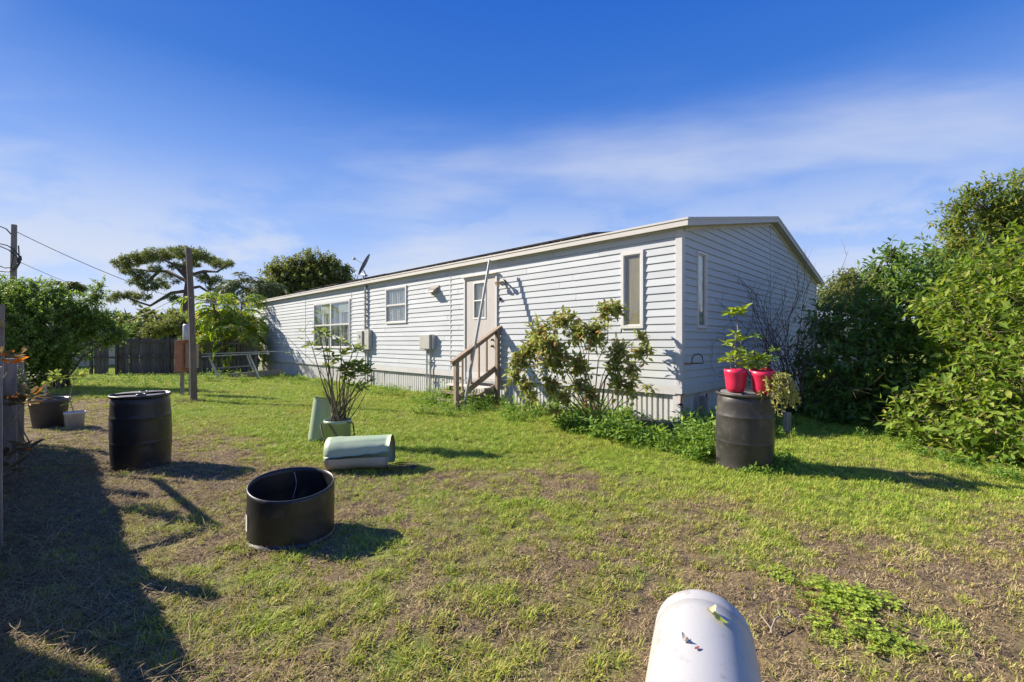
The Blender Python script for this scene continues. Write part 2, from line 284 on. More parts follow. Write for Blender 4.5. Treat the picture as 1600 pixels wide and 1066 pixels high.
LF['pine'] = mat_leaf('pine_needles', (0.075, 0.12, 0.03), (0.17, 0.19, 0.05), trans=0.3) if True else mat_leaf('x', (0.047, 0.081, 0.024), (0.115, 0.142, 0.041), trans=0.15)
LF['palm'] = mat_leaf('areca_frond', (0.15, 0.26, 0.03), (0.32, 0.42, 0.05), (0.46, 0.36, 0.05), trans=0.45) if True else mat_leaf('x', (0.189, 0.270, 0.034), (0.405, 0.405, 0.054), (0.608, 0.365, 0.068), trans=0.35)
LF['oak'] = mat_leaf('oak_leaf', (0.09, 0.13, 0.035), (0.23, 0.25, 0.07), trans=0.38) if True else mat_leaf('x', (0.047, 0.078, 0.024), (0.135, 0.155, 0.047), trans=0.25)
LF['willow'] = mat_leaf('grey_green_frond', (0.081, 0.121, 0.047), (0.149, 0.189, 0.068), trans=0.25)
# ------------------------------------------------------------------ ground
XB = [-1.2, -1.0, -0.85, -0.72, -0.5, -0.2, 0.0, 0.2, 0.5, 1.2]
YB = [13., 13., 10.5, 6.6, 5.9, 5.4, 5.3, 4.4, 3.85, 3.1]
def green(x, y):
    """0 = bare soil and dead thatch, 1 = thick green lawn"""
    yy = np.maximum(y, 0.3); yb = np.interp(x/yy, XB, YB)
    n = fbm(x, y, 1.1, 4)-0.5; n2 = fbm(x+40, y, 4.0, 3)-0.5
    g = sstep(-0.9, 1.1, (y-yb)+n*3.6)
    base = 0.46+n*0.9+n2*0.9
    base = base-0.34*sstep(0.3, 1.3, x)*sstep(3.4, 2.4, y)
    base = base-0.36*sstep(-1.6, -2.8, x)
    return np.clip(base*(1-g)+g*(0.95+n2*0.5+n*0.3), 0, 1)
def relief(x, y):            # lumpy soil where the turf is thin
    return (fbm(x, y, 15.0, 3)-0.5)*0.040*(1-green(x, y)*0.8)*sstep(12, 6, np.hypot(x, y))
def hgt(x, y):
    return (fbm(x, y, 0.9, 3)-0.5)*0.05+(fbm(x, y, 5.0, 2)-0.5)*0.018
def axis(a, b, dense, lo, hi, far):
    m = np.arange(lo, hi+1e-6, dense); l = []; s = dense; p = lo
    while p > a: s *= 1.12; p -= s; l.append(max(p, a))
    r = []; s = dense; p = hi
    while p < b: s *= 1.12; p += s; r.append(min(p, b))
    return np.array(l[::-1]+list(m)+r)
gx = axis(-500, 500, 0.036, -5, 5.5, 0); gy = axis(-60, 900, 0.036, 0.9, 7.5, 0)
X, Y = np.meshgrid(gx, gy, indexing='ij')
near = sstep(60, 30, np.hypot(X, Y)); Z = hgt(X, Y)*near
Z = Z+relief(X, Y)
V = np.stack([X, Y, Z], -1).reshape(-1, 3); nx, ny = len(gx), len(gy)
I = np.arange(nx*ny).reshape(nx, ny); F = np.stack([I[:-1, :-1], I[1:, :-1], I[1:, 1:], I[:-1, 1:]], -1).reshape(-1, 4)
gmat = bpy.data.materials.new('lawn_ground'); gmat.use_nodes = True
def _ground_material(m):
    t = m.node_tree; nn = t.nodes; ll = t.links; b = nn['Principled BSDF']; b.inputs['Roughness'].default_value = 0.95; b.inputs['Specular IOR Level'].default_value = 0.2
    at = nn.new('ShaderNodeAttribute'); at.attribute_name = 'green'; tc = nn.new('ShaderNodeTexCoord')
    def noise(s, d=6, r=.65):
        n = nn.new('ShaderNodeTexNoise'); n.inputs['Scale'].default_value = s; n.inputs['Detail'].default_value = d; n.inputs['Roughness'].default_value = r; ll.new(tc.outputs['Object'], n.inputs[0]); return n
    def ramp(src, a, b_, ca, cb):
        r = nn.new('ShaderNodeValToRGB'); r.color_ramp.elements[0].position = a; r.color_ramp.elements[1].position = b_; r.color_ramp.elements[0].color = (*ca, 1); r.color_ramp.elements[1].color = (*cb, 1); ll.new(src, r.inputs[0]); return r
    n1 = noise(26, 8, .7); n2 = noise(2.2, 5); n3 = noise(70, 4)
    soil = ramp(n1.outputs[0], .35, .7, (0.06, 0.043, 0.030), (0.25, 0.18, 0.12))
    tan = ramp(n3.outputs[0], .35, .7, (0.11, 0.08, 0.04), (0.33, 0.25, 0.125))
    grn = ramp(n3.outputs[0], .35, .7, (0.11, 0.145, 0.022), (0.22, 0.26, 0.05))
    m1 = nn.new('ShaderNodeMix'); m1.data_type = 'RGBA'; r2 = nn.new('ShaderNodeMapRange'); r2.inputs[1].default_value = .4; r2.inputs[2].default_value = .6; ll.new(n2.outputs[0], r2.inputs[0])
    ll.new(r2.outputs[0], m1.inputs[0]); ll.new(soil.outputs[0], m1.inputs[6]); ll.new(tan.outputs[0], m1.inputs[7])
    r4 = nn.new('ShaderNodeMapRange'); r4.inputs[1].default_value = .35; r4.inputs[2].default_value = .85; ll.new(at.outputs['Fac'], r4.inputs[0])
    m2 = nn.new('ShaderNodeMix'); m2.data_type = 'RGBA'; ll.new(r4.outputs[0], m2.inputs[0]); ll.new(m1.outputs[2], m2.inputs[6]); ll.new(grn.outputs[0], m2.inputs[7])
    ll.new(m2.outputs[2], b.inputs['Base Color'])
    bp = nn.new('ShaderNodeBump'); bp.inputs['Strength'].default_value = 0.9; bp.inputs['Distance'].default_value = 0.02; ll.new(n1.outputs[0], bp.inputs['Height']); ll.new(bp.outputs[0], b.inputs['Normal'])
_ground_material(gmat)
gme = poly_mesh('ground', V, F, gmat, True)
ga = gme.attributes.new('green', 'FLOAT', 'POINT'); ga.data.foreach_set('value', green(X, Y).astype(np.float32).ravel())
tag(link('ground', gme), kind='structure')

# ------------------------------------------------------------------ house
Cx, Cy = 2.84, 7.64
RZ = math.atan2(-0.698, 0.716)
HM = Matrix.Translation((Cx, Cy, 0)) @ Matrix.Rotation(RZ, 4, 'Z')
def ft(px):                    # local x on the front wall under a pixel column
    q = (px-800)/711.0; return -((2.84-q*7.64)/(0.716+0.698*q))
def fz(px, py):
    t = -ft(px); return H+(535-py)/711.0*(7.64+0.698*t)
WX, WY, ZB, ZT, SL = 22.4, 10.2, 0.56, 3.36, 0.2
OPEN_F = []                    # openings of the front wall: x0, x1, z0, z1
w3 = (ft(492), ft(548), 1.24, 2.94); w2 = (ft(604.5), ft(636.5), 2.03, 3.12); dr = (ft(729), ft(776), 0.50, 3.02); w1 = (ft(973), ft(1006), 1.71, 3.08)
OPEN_F = [w3, w2, dr, w1]
gw = (0.597, 0.998, 1.71, 3.06)
house = tag(empty('mobile_home', (Cx, Cy, 0), RZ), 'long single-storey mobile home with pale blue lap siding, white skirting and a low gable roof', 'house')
def cut_rects(x0, x1, z0, z1, op):
    xs = sorted(set([x0, x1]+[v for o in op for v in o[:2]])); zs = sorted(set([z0, z1]+[v for o in op for v in o[2:]]))
    out = []
    for a, b in zip(xs, xs[1:]):
        for c, d in zip(zs, zs[1:]):
            if d <= z0 or c >= z1: continue
            mx, mz = (a+b)/2, (c+d)/2
            if not any(o[0] < mx < o[1] and o[2] < mz < o[3] for o in op): out.append((a, b, c, d))
    return out
fw = MB()
for a, b, c, d in cut_rects(-WX, 0, ZB, ZT, OPEN_F): fw.box(a, b, 0.0, 0.10, c, d)
fw.box(-WX, 0, 0.9, 1.0, ZB, ZT)       # dark room partition behind the curtains
fwall = fw.build('front_wall', M['sheath'], house)
g = MB(); zr = lambda y: ZT+SL*min(y, WY-y)
for a, b, c, d in cut_rects(0.1, WY, ZB, ZT, [gw]): g.box(-0.10, 0.0, a, b, c, d)
g.add([(-.001, 0, ZT), (-.001, WY, ZT), (-.001, WY/2, ZT+SL*WY/2)], [(0, 1, 2)])
gwall = g.build('gable_wall', M['sheath'], house)
g = MB(); g.add([(-WX, 0, ZT), (-WX, WY, ZT), (-WX, WY/2, ZT+SL*WY/2)], [(0, 2, 1)]); g.box(-WX, -WX+0.1, 0.1, WY-.1, ZB, ZT)
g.build('far_gable_wall', M['siding'], house)
bw = MB(); bw.box(-WX+.1, -0.1, WY-0.1, WY, ZB, ZT); bw.build('back_wall', M['siding'], house)
# siding: every course is cut into boards
NC = 20; CH = (ZT-0.70)/NC
def plank(a, b, z0, z1, zc0, zc1, axisx=True):
    """one lap-siding board a..b along the wall, clipped to z0..z1 of the course zc0..zc1"""
    def off(z): u = (z-zc0)/(zc1-zc0); return 0.026-0.017*u
    m = MB(); o0, o1 = off(z0), off(z1); lip = min(0.016, (z1-z0)*.3)
    pr = [(0.003, z0), (o0-0.002, z0), (o0, z0+0.003), (o0-0.001, z0+lip), (o1, z1-0.002)]   # slight roll at the bottom edge
    vs = []
    for t in (a, b):
        for o, z in pr: vs.append((t, -o, z) if axisx else (o, t, z))
    n = len(pr); fs = [(i, i+1, n+i+1, n+i) for i in range(n-1)]
    fs += [tuple(range(n)), tuple(range(2*n-1, n-1, -1))]
    if axisx: fs = [f[::-1] for f in fs]
    m.add(vs, fs); return m
r1 = random.Random(5)
for i in range(NC):
    c0, c1 = 0.70+i*CH, 0.70+(i+1)*CH
    op = [o for o in OPEN_F if o[3] > c0+0.002 and o[2] < c1-0.002]
    js = []; x = -WX-r1.uniform(0.3, 3.3)
    while x < 0: js.append(x); x += 3.66
    cuts = [-WX]+[j for j in js if j > -WX+0.3 and j < -0.3]+[-0.02]
    for a, b in zip(cuts, cuts[1:]):
        segs = [(a, b-0.006)]
        for o in op:
            ns = []
            for s, e in segs:
                if o[1] <= s or o[0] >= e: ns.append((s, e)); continue
                if o[0] > s+0.03: ns.append((s, o[0]))
                if e > o[1]+0.03: ns.append((o[1], e))
                za, zb = (c0, min(c1, o[2])) if o[2] > c0 else (max(c0, o[3]), c1)
                if zb-za > 0.02 and (o[2] > c0 or o[3] < c1):
                    p = plank(max(s, o[0]), min(e, o[1]), za, zb, c0, c1).build('siding_board', M['siding'], fwall)
            segs = ns
        for s, e in segs:
            p = plank(s, e, c0, c1, c0, c1).build('siding_board', M['siding'], fwall, (0, -r1.uniform(0, 0.003), r1.uniform(-.0015, .0015)))
NG = 27
for i in range(NG):
    c0, c1 = 0.70+i*CH, 0.70+(i+1)*CH
    y0 = max(0.02, (c0-ZT)/SL); y1 = WY-0.02-max(0, (c0-ZT)/SL)
    if y0 > WY/2-0.15: break
    for a, b in ((y0, WY/2-0.02), (WY/2+0.02, y1)):
        segs = [(a, b)]
        if c1 > gw[2] and c0 < gw[3] and a < gw[0]:
            segs = [(a, gw[0]), (gw[1], b)]
            za, zb = (c0, gw[2]) if gw[2] > c0 else (max(c0, gw[3]), c1)
            if zb-za > 0.02 and (gw[2] > c0 or gw[3] < c1): plank(gw[0], gw[1], za, zb, c0, c1, False).build('siding_board', M['siding'], gwall)
        for s, e in segs:
            m = plank(s, e, c0, c1, c0, c1, False)
            if c1 > ZT:               # follow the roof slope at the outer end
                vv = []
                for (xx, yy, zz) in m.v:
                    lo = (zz-ZT)/SL; yy = min(max(yy, lo), WY-lo); vv.append((xx, yy, zz))
                m.v = vv
            m.build('siding_board', M['siding'], gwall, (r1.uniform(0, 0.003), 0, 0))
# trims
t = MB(); t.box(-0.085, 0.034, -0.036, -0.0, ZB+0.02, ZT+.02); t.box(0.0, 0.034, 0.0, 0.085, ZB+0.02, ZT+0.03); t.build('corner_trim', M['trim'], house, bevel=0.004)
t = MB(); t.box(-WX-0.03, -WX+0.07, -0.036, 0, ZB+.02, ZT); t.build('corner_trim', M['trim'], house)
t = MB(); t.box(0.0, 0.034, WY-0.08, WY+0.03, ZB+.02, ZT-.01); t.build('corner_trim', M['trim'], house)
t = MB(); t.box(0.0, 0.032, WY/2-0.03, WY/2+0.03, 0.70, ZT+SL*WY/2-0.02); t.build('gable_seam_trim', M['trim'], gwall)
t = MB(); t.box(-WX, -0.087, -0.030, 0, ZB, 0.698); t.build('bottom_trim', M['trim'], fwall, bevel=.004)
t = MB(); t.box(0.0, 0.030, 0.087, WY-.082, ZB, 0.698); t.build('bottom_trim', M['trim'], gwall, bevel=.004)
# seams with black screws beside the long seams of the front
for sx in (ft(548)+0.10, ft(478), ft(705)):
    t = MB(); t.box(sx-0.012, sx+0.012, -0.030, 0, 0.70, ZT-.02); t.build('seam_strip', M['trim'], fwall)
# skirting of ribbed panels
def skirt_panel(wd, seed):
    rr = random.Random(seed); m = MB(); n = 4; pr = []
    for k in range(n):
        x = wd*k/n; s = wd/n
        pr += [(x, 0), (x+s*0.62, 0), (x+s*0.66, 0.020), (x+s*0.94, 0.020)]
    pr.append((wd, 0)); vs = []
    for z in (0.0, ZB+.01): vs += [(x, y, z-0.06*(z == 0)) for x, y in pr]
    k = len(pr); m.add(vs, [(i, i+1, k+i+1, k+i) for i in range(k-1)]); return m
sk = [skirt_panel(0.40, s).build('skirting_panel', M['skirt'], house) for s in range(1)][0]
sk.location = (-0.42, 0.035, 0); first = True
for i in range(1, 56):
    c = sk.copy(); COL.objects.link(c); c.location = (-0.42-0.40*i, 0.035+r1.uniform(-.006, .006), 0); c.rotation_euler = (r1.uniform(-.015, .015), 0, r1.uniform(-.006, .006))
for i in range(25):
    c = sk.copy(); COL.objects.link(c); c.location = (-0.035+r1.uniform(-.004, .004), 0.03+0.40*i, 0); c.rotation_euler = (0, 0, R(90))
t = MB(); t.box(-0.14, -0.01, -0.012, 0.03, -.03, ZB+.02); t.build('corner_skirt_post', M['skirt'], house)
# roof
OV, OG = 0.13, 0.18
def roof_half(sgn):
    """stepped shingle courses; sgn=+1 front slope, -1 back slope"""
    m = MB(); n = 38; w_ = WY/2+OV; pr = []
    for i in range(n):
        y0 = -OV+w_*i/n; y1 = -OV+w_*(i+1)/n
        z0 = ZT+0.15+SL*(y0); z1 = ZT+0.15+SL*(y1)
        pr += [(y0, z0+0.010), (y1, z1+0.002)]
    if sgn < 0: pr = [(WY-y, z) for y, z in pr]
    xs = [-WX-OG, OG+0.012]; k = len(pr); vs = [(x, y, z) for x in xs for y, z in pr]
    m.add(vs, [(i, k+i, k+i+1, i+1) if sgn < 0 else (i, i+1, k+i+1, k+i) for i in range(k-1)])
    return m
roof = roof_half(1).build('roof', M['shingle'], house); roof_half(-1).build('roof', M['shingle'], house)
def roofdeck(sgn):
    m = MB(); f = (lambda y: y) if sgn > 0 else (lambda y: WY-y); y0, y1 = -OV+.02, WY/2
    z = lambda y: ZT+0.145+SL*y
    vs = [(x, f(y), z(y)-d) for x in (-WX-OG+.02, OG-.02) for y in (y0, y1) for d in (0, 0.02)]
    m.add(vs, [(0, 2, 3, 1), (4, 5, 7, 6), (0, 1, 5, 4), (2, 6, 7, 3), (0, 4, 6, 2), (1, 3, 7, 5)]); return m
for s_ in (1, -1): roofdeck(s_).build('roof_deck', M['soffit'], house)
f1 = MB(); zf = ZT+0.15-SL*OV; f1.box(-WX-OG, OG, -OV-0.022, -OV, zf-0.125, zf-0.004); f1.box(-WX-OG, OG+.008, -OV-0.034, -OV-.022, zf-0.030, zf+0.004); f1.build('fascia', M['fascia'], house, bevel=.003)
f2 = MB(); f2.box(-WX-OG, OG, WY+OV, WY+OV+0.022, zf-0.125, zf-0.004); f2.build('fascia', M['fascia'], house)
f3 = MB(); f3.box(-WX-OG, OG-0.002, -OV, 0.0, zf-0.105, zf-0.09); f3.build('soffit', M['soffit'], house)
f3 = MB(); f3.box(-WX, 0.0, -0.045, -0.0, ZT-0.02, ZT+0.03); f3.build('frieze_board', M['trim'], house)
for sgn in (1, -1):
    m = MB(); f = (lambda y: y) if sgn > 0 else (lambda y: WY-y)
    za, zb_ = zf-0.004, ZT+0.15+SL*WY/2-0.004
    for (x0, x1, d0, d1) in ((OG-0.022, OG, 0.0, 0.125), (OG, OG+0.010, -.006, 0.035)):
        vs = [(x, f(y), z-d) for x in (x0, x1) for (y, z) in ((-OV, za), (WY/2, zb_)) for d in (d0, d1)]
        m.add(vs, [(0, 2, 3, 1), (4, 5, 7, 6), (0, 1, 5, 4), (2, 6, 7, 3), (0, 4, 6, 2), (1, 3, 7, 5)])
    m.build('rake_board', M['fascia'], house)
    m = MB(); vs = [(x, f(y), z) for x in (0.0, OG-0.024) for (y, z) in ((-OV+.01, za-0.11), (WY/2, zb_-0.11))]
    m.add(vs, [(0, 1, 3, 2)]); m.build('rake_soffit', M['soffit'], house)
    m = MB(); vs = [(x, f(y), ZT+SL*y+dz) for x in (0.001, 0.034) for y in (0.0, WY/2) for dz in (-0.045, 0.07)]
    m.add(vs, [(0, 2, 3, 1), (4, 5, 7, 6), (0, 1, 5, 4), (2, 6, 7, 3), (0, 4, 6, 2), (1, 3, 7, 5)]); m.build('rake_frieze', M['soffit'], gwall)
# windows
def frame_ring(m, x0, x1, z0, z1, w_, ya, yb):
    m.box(x0, x1, ya, yb, z1-w_, z1); m.box(x0, x1, ya, yb, z0, z0+w_); m.box(x0, x0+w_, ya, yb, z0+w_, z1-w_); m.box(x1-w_, x1, ya, yb, z0+w_, z1-w_)
def curtain(x0, x1, z0, z1, y, amp, per, m_):
    m = MB(); n = max(8, int((x1-x0)/per*8)); vs = []
    for z in (z0, z1):
        for i in range(n+1):
            x = x0+(x1-x0)*i/n; vs.append((x, y+amp*math.sin(2*math.pi*x/per)+amp*.4*math.sin(2*math.pi*x/per*2.3+1), z))
    m.add(vs, [(i, i+1, n+2+i, n+1+i) for i in range(n)], True); return m
def window(name, o, mull=(), rail=True, kind='curtain', parent=None):
    x0, x1, z0, z1 = o; m = MB(); frame_ring(m, x0-.012, x1+.012, z0-.012, z1+.012, 0.058, -0.052, 0.02)
    root = m.build('window', M['frame'], parent or house, bevel=0.004)
    cells = []; xs = [x0]+list(mull)+[x1]
    for mm in mull:
        s = MB(); s.box(mm-.035, mm+.035, -.047, .018, z0+.046, z1-.046); s.build('mullion', M['frame'], root)
    zmid = (z0+z1)/2
    for a, b in zip(xs, xs[1:]):
        a2 = a+(0.046 if a == x0 else 0.035); b2 = b-(0.046 if b == x1 else 0.035)
        parts = [(z0+.046, zmid-0.018, -0.018), (zmid+0.018, z1-.046, -0.034)] if rail else [(z0+.046, z1-.046, -.02)]
        if rail:
            s = MB(); s.box(a2, b2, -.045, .005, zmid-.018, zmid+.018); s.build('meeting_rail', M['frame'], root)
        for (za, zb_, yy) in parts:
            s = MB(); frame_ring(s, a2, b2, za, zb_, 0.018, yy-.008, yy+.02); s.build('sash', M['frame'], root)
            s = MB(); s.box(a2+.016, b2-.016, yy, yy+.004, za+.016, zb_-.016); s.build('pane', M['glass'], root)
    if kind == 'blind':
        curtain(x0+.03, x1-.03, z0+.03, z1-.03, 0.055, 0.014, 0.15, m).build('curtain', M['curtain'], root)
        for a, b in zip(xs, xs[1:]):
            wd = b-a; curtain(a+.04, a+wd*.30, z0+.03, z1-.03, 0.026, 0.012, 0.10, m).build('curtain', M['blind'], root)
            curtain(a+wd*.40, a+wd*.52, z0+(z1-z0)*.36, z1-.1, 0.024, 0.012, 0.16, m).build('curtain', M['curtain'], root)
            curtain(a+wd*.66, a+wd*.72, z0+.03, z1-.04, 0.022, 0.006, 0.12, m).build('curtain_edge', M['sheath'], root); curtain(a+wd*.31, a+wd*.345, z0+.03, z1-.04, 0.022, 0.004, 0.12, m).build('curtain_edge', M['sheath'], root)
            curtain(a+wd*.36, b-.05, z1-.42, z1-.03, 0.012, 0.004, 0.2, m).build('blind', M['blind'], root)
    elif kind == 'ply':
        s = MB(); s.box(x0+.03, x1-.03, -.003, 0.008, z0+.03, z1-.03); s.build('board_behind_pane', M['ply'], root)
    elif kind == 'grey':
        curtain(x0+.03, x1-.03, z0+.03, z1-.03, 0.05, 0.012, 0.11, m).build('curtain', M['blind'], root)
    else:
        curtain(x0+.03, x1-.03, z0+.03, z1-.03, 0.03, 0.014, 0.10, m).build('curtain', M['curtain'], root)
    return root
window('window', w3, mull=((w3[0]+w3[1])/2,), kind='blind')
window('window', w2)
window('window', w1, rail=False, kind='ply')
# gable window built along y
def gable_window():
    x0, x1, z0, z1 = gw; a, b = x0-.01, x1+.01
    def ring(m, w_, ya, yb, x0, x1, z0, z1):
        m.box(ya, yb, x0, x1, z1-w_, z1); m.box(ya, yb, x0, x1, z0, z0+w_); m.box(ya, yb, x0, x0+w_, z0+w_, z1-w_); m.box(ya, yb, x1-w_, x1, z0+w_, z1-w_)
    m = MB(); ring(m, 0.04, -.02, 0.048, a, b, z0-.01, z1+.01); r_ = m.build('window', M['frame'], house, bevel=.004)
    s = MB(); ring(s, 0.02, 0.0, 0.025, x0+.03, x1-.03, z0+.03, z1-.03); s.build('sash', M['frame'], r_)
    s = MB(); s.box(0.008, 0.012, x0+.045, x1-.045, z0+.045, z1-.045); s.build('pane', M['glass'], r_)
    m = MB(); n = 30; vs = [(-0.012+0.006*math.sin(i*1.3), x0+.03+(x1-x0-.06)*i/n, z) for z in (z0+.03, z1-.03) for i in range(n+1)]
    m.add(vs, [(i, i+1, n+2+i, n+1+i) for i in range(n)], True); m.build('curtain', M['blind'], r_)
gable_window()
# door
dx0, dx1, dz0, dz1 = dr
m = MB(); m.box(dx0-.06, dx1+.06, -0.05, 0.02, dz1-.02, dz1+.05); m.box(dx0-.06, dx0+.0, -.05, .02, dz0, dz1-.02); m.box(dx1, dx1+.06, -.05, .02, dz0, dz1-.02)
m.build('door_frame', M['trim'], house, bevel=.004)
m = MB(); m.box(dx0-.09, dx1+.09, -0.10, -0.03, dz1+.052, dz1+.075); m.build('door_drip_cap', M['soffit'], house)
hx0 = dx0+0.30*(dx1-dx0); hx1 = dx0+0.66*(dx1-dx0); hz0, hz1 = fz(750, 497), fz(750, 443)
m = MB()
for a, b, c, d in cut_rects(dx0+.004, dx1-.004, dz0+.02, dz1-.022, [(hx0, hx1, hz0, hz1)]): m.box(a, b, -0.025, 0.015, c, d)
door = m.build('door', M['door'], house)
m = MB(); frame_ring(m, hx0-.035, hx1+.035, hz0-.035, hz1+.035, 0.04, -.038, .0); zc = (hz0+hz1)/2; m.box(hx0, hx1, -.034, .0, zc-.014, zc+.014); xm = (hx0+hx1)/2
m.build('door_window_frame', M['frame'], door, bevel=.004)
m = MB(); m.box(hx0, hx1, -.012, -.008, hz0, hz1); m.build('pane', M['glass'], door)
curtain(hx0-.02, hx1+.02, hz0-.02, hz1+.02, .03, .012, .07, m).build('curtain', M['curtain'], door)
for zz, rr in ((1.42, .028), (1.27, .032)):
    m = MB(); m.lathe([(0, 0), (rr*1.1, 0), (rr*1.1, .008), (rr*.4, .014), (rr*.5, .035), (rr, .045), (rr*.9, .065), (0, .07)], 14, M=Matrix.Translation((dx1-.10, -.025, zz+.09)) @ Matrix.Rotation(R(90), 4, 'X')); m.build('door_knob' if zz < 1.4 else 'deadbolt', M['brass'], door)
m = MB(); m.box(dx0-.06, dx1+.06, -.06, .015, dz0-.03, dz0+.018); m.build('door_sill', M['alu'], house)
# things mounted on the house
def onhouse(name, x, y, z, label, cat, group=None):
    p = HM @ Vector((x, y, z)); return tag(empty(name, p, RZ), label, cat, group)
def meter(px0, px1, py0, py1, two, label, down):
    x0, x1 = ft(px0), ft(px1); xc = (x0+x1)/2; z1 = fz((px0+px1)/2, py0); z0 = fz((px0+px1)/2, py1); wd = x1-x0
    r_ = onhouse('meter_box', xc, -0.03, z0, label, 'utility box', 'electrical boxes on the front wall'); h = z1-z0
    if two:
        a = MB(); a.box(-wd/2, -.01, -.17, 0, 0, h); a.build('box_body', M['grey_box'], r_, bevel=.008)
        a = MB(); a.box(-wd/2+.01, -.02, -.178, -.172, .02, h-.02); a.build('box_door', M['grey_box'], r_)
        a = MB(); a.box(0.0, wd/2, -.13, 0, .02, h+.02); a.build('breaker_box', M['grey_box'], r_, bevel=.008)
        a = MB(); a.tube([(-.02-wd*.25, -.178, h*.72), (-.02-wd*.25, -.20, h*.72)], .05, 16); a.build('meter_dial', M['grey_box'], r_)
    else:
        a = MB(); a.box(-wd/2, wd/2-.03, -.15, 0, 0, h); a.build('box_body', M['grey_box'], r_, bevel=.01)
        a = MB(); a.box(-wd/2+.012, wd/2-.05, -.158, -.152, .02, h-.015); a.build('box_door', M['grey_box'], r_)
        a = MB(); a.box(wd/2-.02, wd/2+.05, -.11, 0, .02, h-.02); a.build('junction_box', M['alu'], r_)
    for k, (dx_, rr) in enumerate(((-.05, .022), (.10, .018)) if not two else ((-.02, .018), (.12, .026))):
        a = MB(); a.tube([(dx_, -.05, 0.0), (dx_, -.05, -z0+.0)], rr, 10); a.build('conduit', M['galv'], r_)
        for zz in (.35, .8):
            if z0-zz > .1:
                a = MB(); a.box(dx_-.045, dx_+.045, -.078, -.0, -zz, -zz+.02); a.build('conduit_strap', M['galv'], r_)
    if two:
        a = MB(); a.tube([(-.0, -.05, h), (-.0, -.05, ZT-z0-.02)], .024, 10); a.build('riser_conduit', M['galv'], r_)
        a = MB(); a.tube([(-.07, -.045, h), (-.07, -.045, ZT-z0-.02)], .013, 8); a.build('riser_conduit', M['galv'], r_)
        for k in range(8):
            a = MB(); a.box(-.09, .03, -.08, -.0, h+.12+k*.19, h+.135+k*.19); a.build('riser_strap', M['cable'], r_)
meter(567, 583, 517, 547, True, 'twin grey electric meter boxes beside the double window, with a riser pipe above', True)
meter(664, 681, 523, 546, False, 'single grey disconnect box on two conduits between the small window and the door', True)
# exhaust hood
r_ = onhouse('exhaust_hood', ft(681), -.03, fz(681, 458), 'dark metal exhaust hood on the siding left of the door', 'vent hood')
a = MB(); vs = [(-.16, 0, 0), (.16, 0, 0), (.16, 0, .17), (-.16, 0, .17), (-.16, -.20, .0), (.16, -.20, .0), (.16, -.17, .04), (-.16, -.17, .04)]
a.add(vs, [(4, 5, 6, 7), (7, 6, 2, 3), (0, 4, 7, 3), (1, 2, 6, 5), (0, 1, 5, 4)]); a.build('hood', mat('hood_metal', (.22, .20, .17), .5, metal=.3), r_)
a = MB(); a.box(-.19, .19, -.012, 0, -.03, .20); a.build('wall_plate', M['grey_box'], r_)
# flood light
r_ = onhouse('security_light', ft(789), -.03, fz(789, 441), 'small rusty twin flood light on the wall right of the door', 'wall light')
a = MB(); a.lathe([(0, 0), (.06, 0), (.06, .03), (0, .035)], 16, M=Matrix.Rotation(R(90), 4, 'X')); a.build('mount_plate', M['brass'], r_)
for s_ in (-1, 1):
    a = MB(); Mx = Matrix.Translation((s_*.05, -.06, -.01)) @ Matrix.Rotation(R(s_*30), 4, 'Z') @ Matrix.Rotation(R(115), 4, 'X')
    a.lathe([(0, -.03), (.022, -.02), (.028, .04), (.055, .09), (.057, .12)], 14, M=Mx); c_ = a.build('lamp_head', mat('lamp_brown', (.42, .23, .12), .5) if s_ < 0 else M['trim'], r_)
    a = MB(); a.lathe([(0, .112), (.05, .112)], 14, M=Mx); a.build('lens', M['pvc'], c_)
r_ = onhouse('doorbell', ft(783), -.03, fz(783, 467), 'tiny black doorbell unit below the flood light', 'doorbell')
a = MB(); a.lathe([(0, 0), (.035, 0), (.035, .03), (.015, .045), (0, .046)], 12, M=Matrix.Rotation(R(90), 4, 'X')); a.build('button', M['black'], r_)
a = MB(); a.box(-.02, .02, -.01, 0, -.07, -.0); a.build('back_plate', M['black'], r_)
# hose hook on the corner
r_ = onhouse('hose_hook', 0.034, .06, fz(1064, 567), 'rusty hose hanger bracket screwed to the house corner', 'hose hanger')
a = MB(); a.box(-.14, .12, -.02, .02, -.03, 0.0); a.build('bracket_arm', M['rust'], r_)
a = MB(); a.tube([(.12, 0, 0), (.13, 0, .09), (.17, 0, .14), (.24, 0, .15), (.29, 0, .12), (.31, 0, 0), (.12, 0, -.01)], .009, 8); a.build('hook', M['black'], r_)
a = MB(); a.tube([(-.10, -.0, .0), (-.10, -.0, .13)], .011, 8); a.build('hook_pin', M['black'], r_)
# corner tap
r_ = onhouse('corner_tap', 0.02, -.05, .40, 'small rusty outdoor tap at the foot of the house corner', 'tap')
a = MB(); a.tube([(0, 0, .16), (0, -.01, .05), (.0, -.02, .0), (.05, -.04, -.03)], .015, 8); a.build('tap_body', M['rust'], r_)
a = MB(); a.lathe([(0, 0), (.04, 0), (.045, .02), (0, .03)], 10, c=(0, -.02, .0)); a.build('handwheel', M['black'], r_)
# spigot post at the gable
r_ = onhouse('spigot_post', 0.13, .62, 0.0, 'dark weathered stub post carrying a hose tap at the gable skirting', 'post')
a = MB(); a.box(-.05, .05, -.06, .06, -.05, .50); a.build('post', M['old_wood'], r_, bevel=.006)
a = MB(); a.tube([(.0, .06, .46), (.0, .13, .49), (.0, .13, .54)], .014, 8); a.tube([(.0, .13, .49), (.0, .19, .44)], .012, 8); a.build('tap', M['black'], r_)
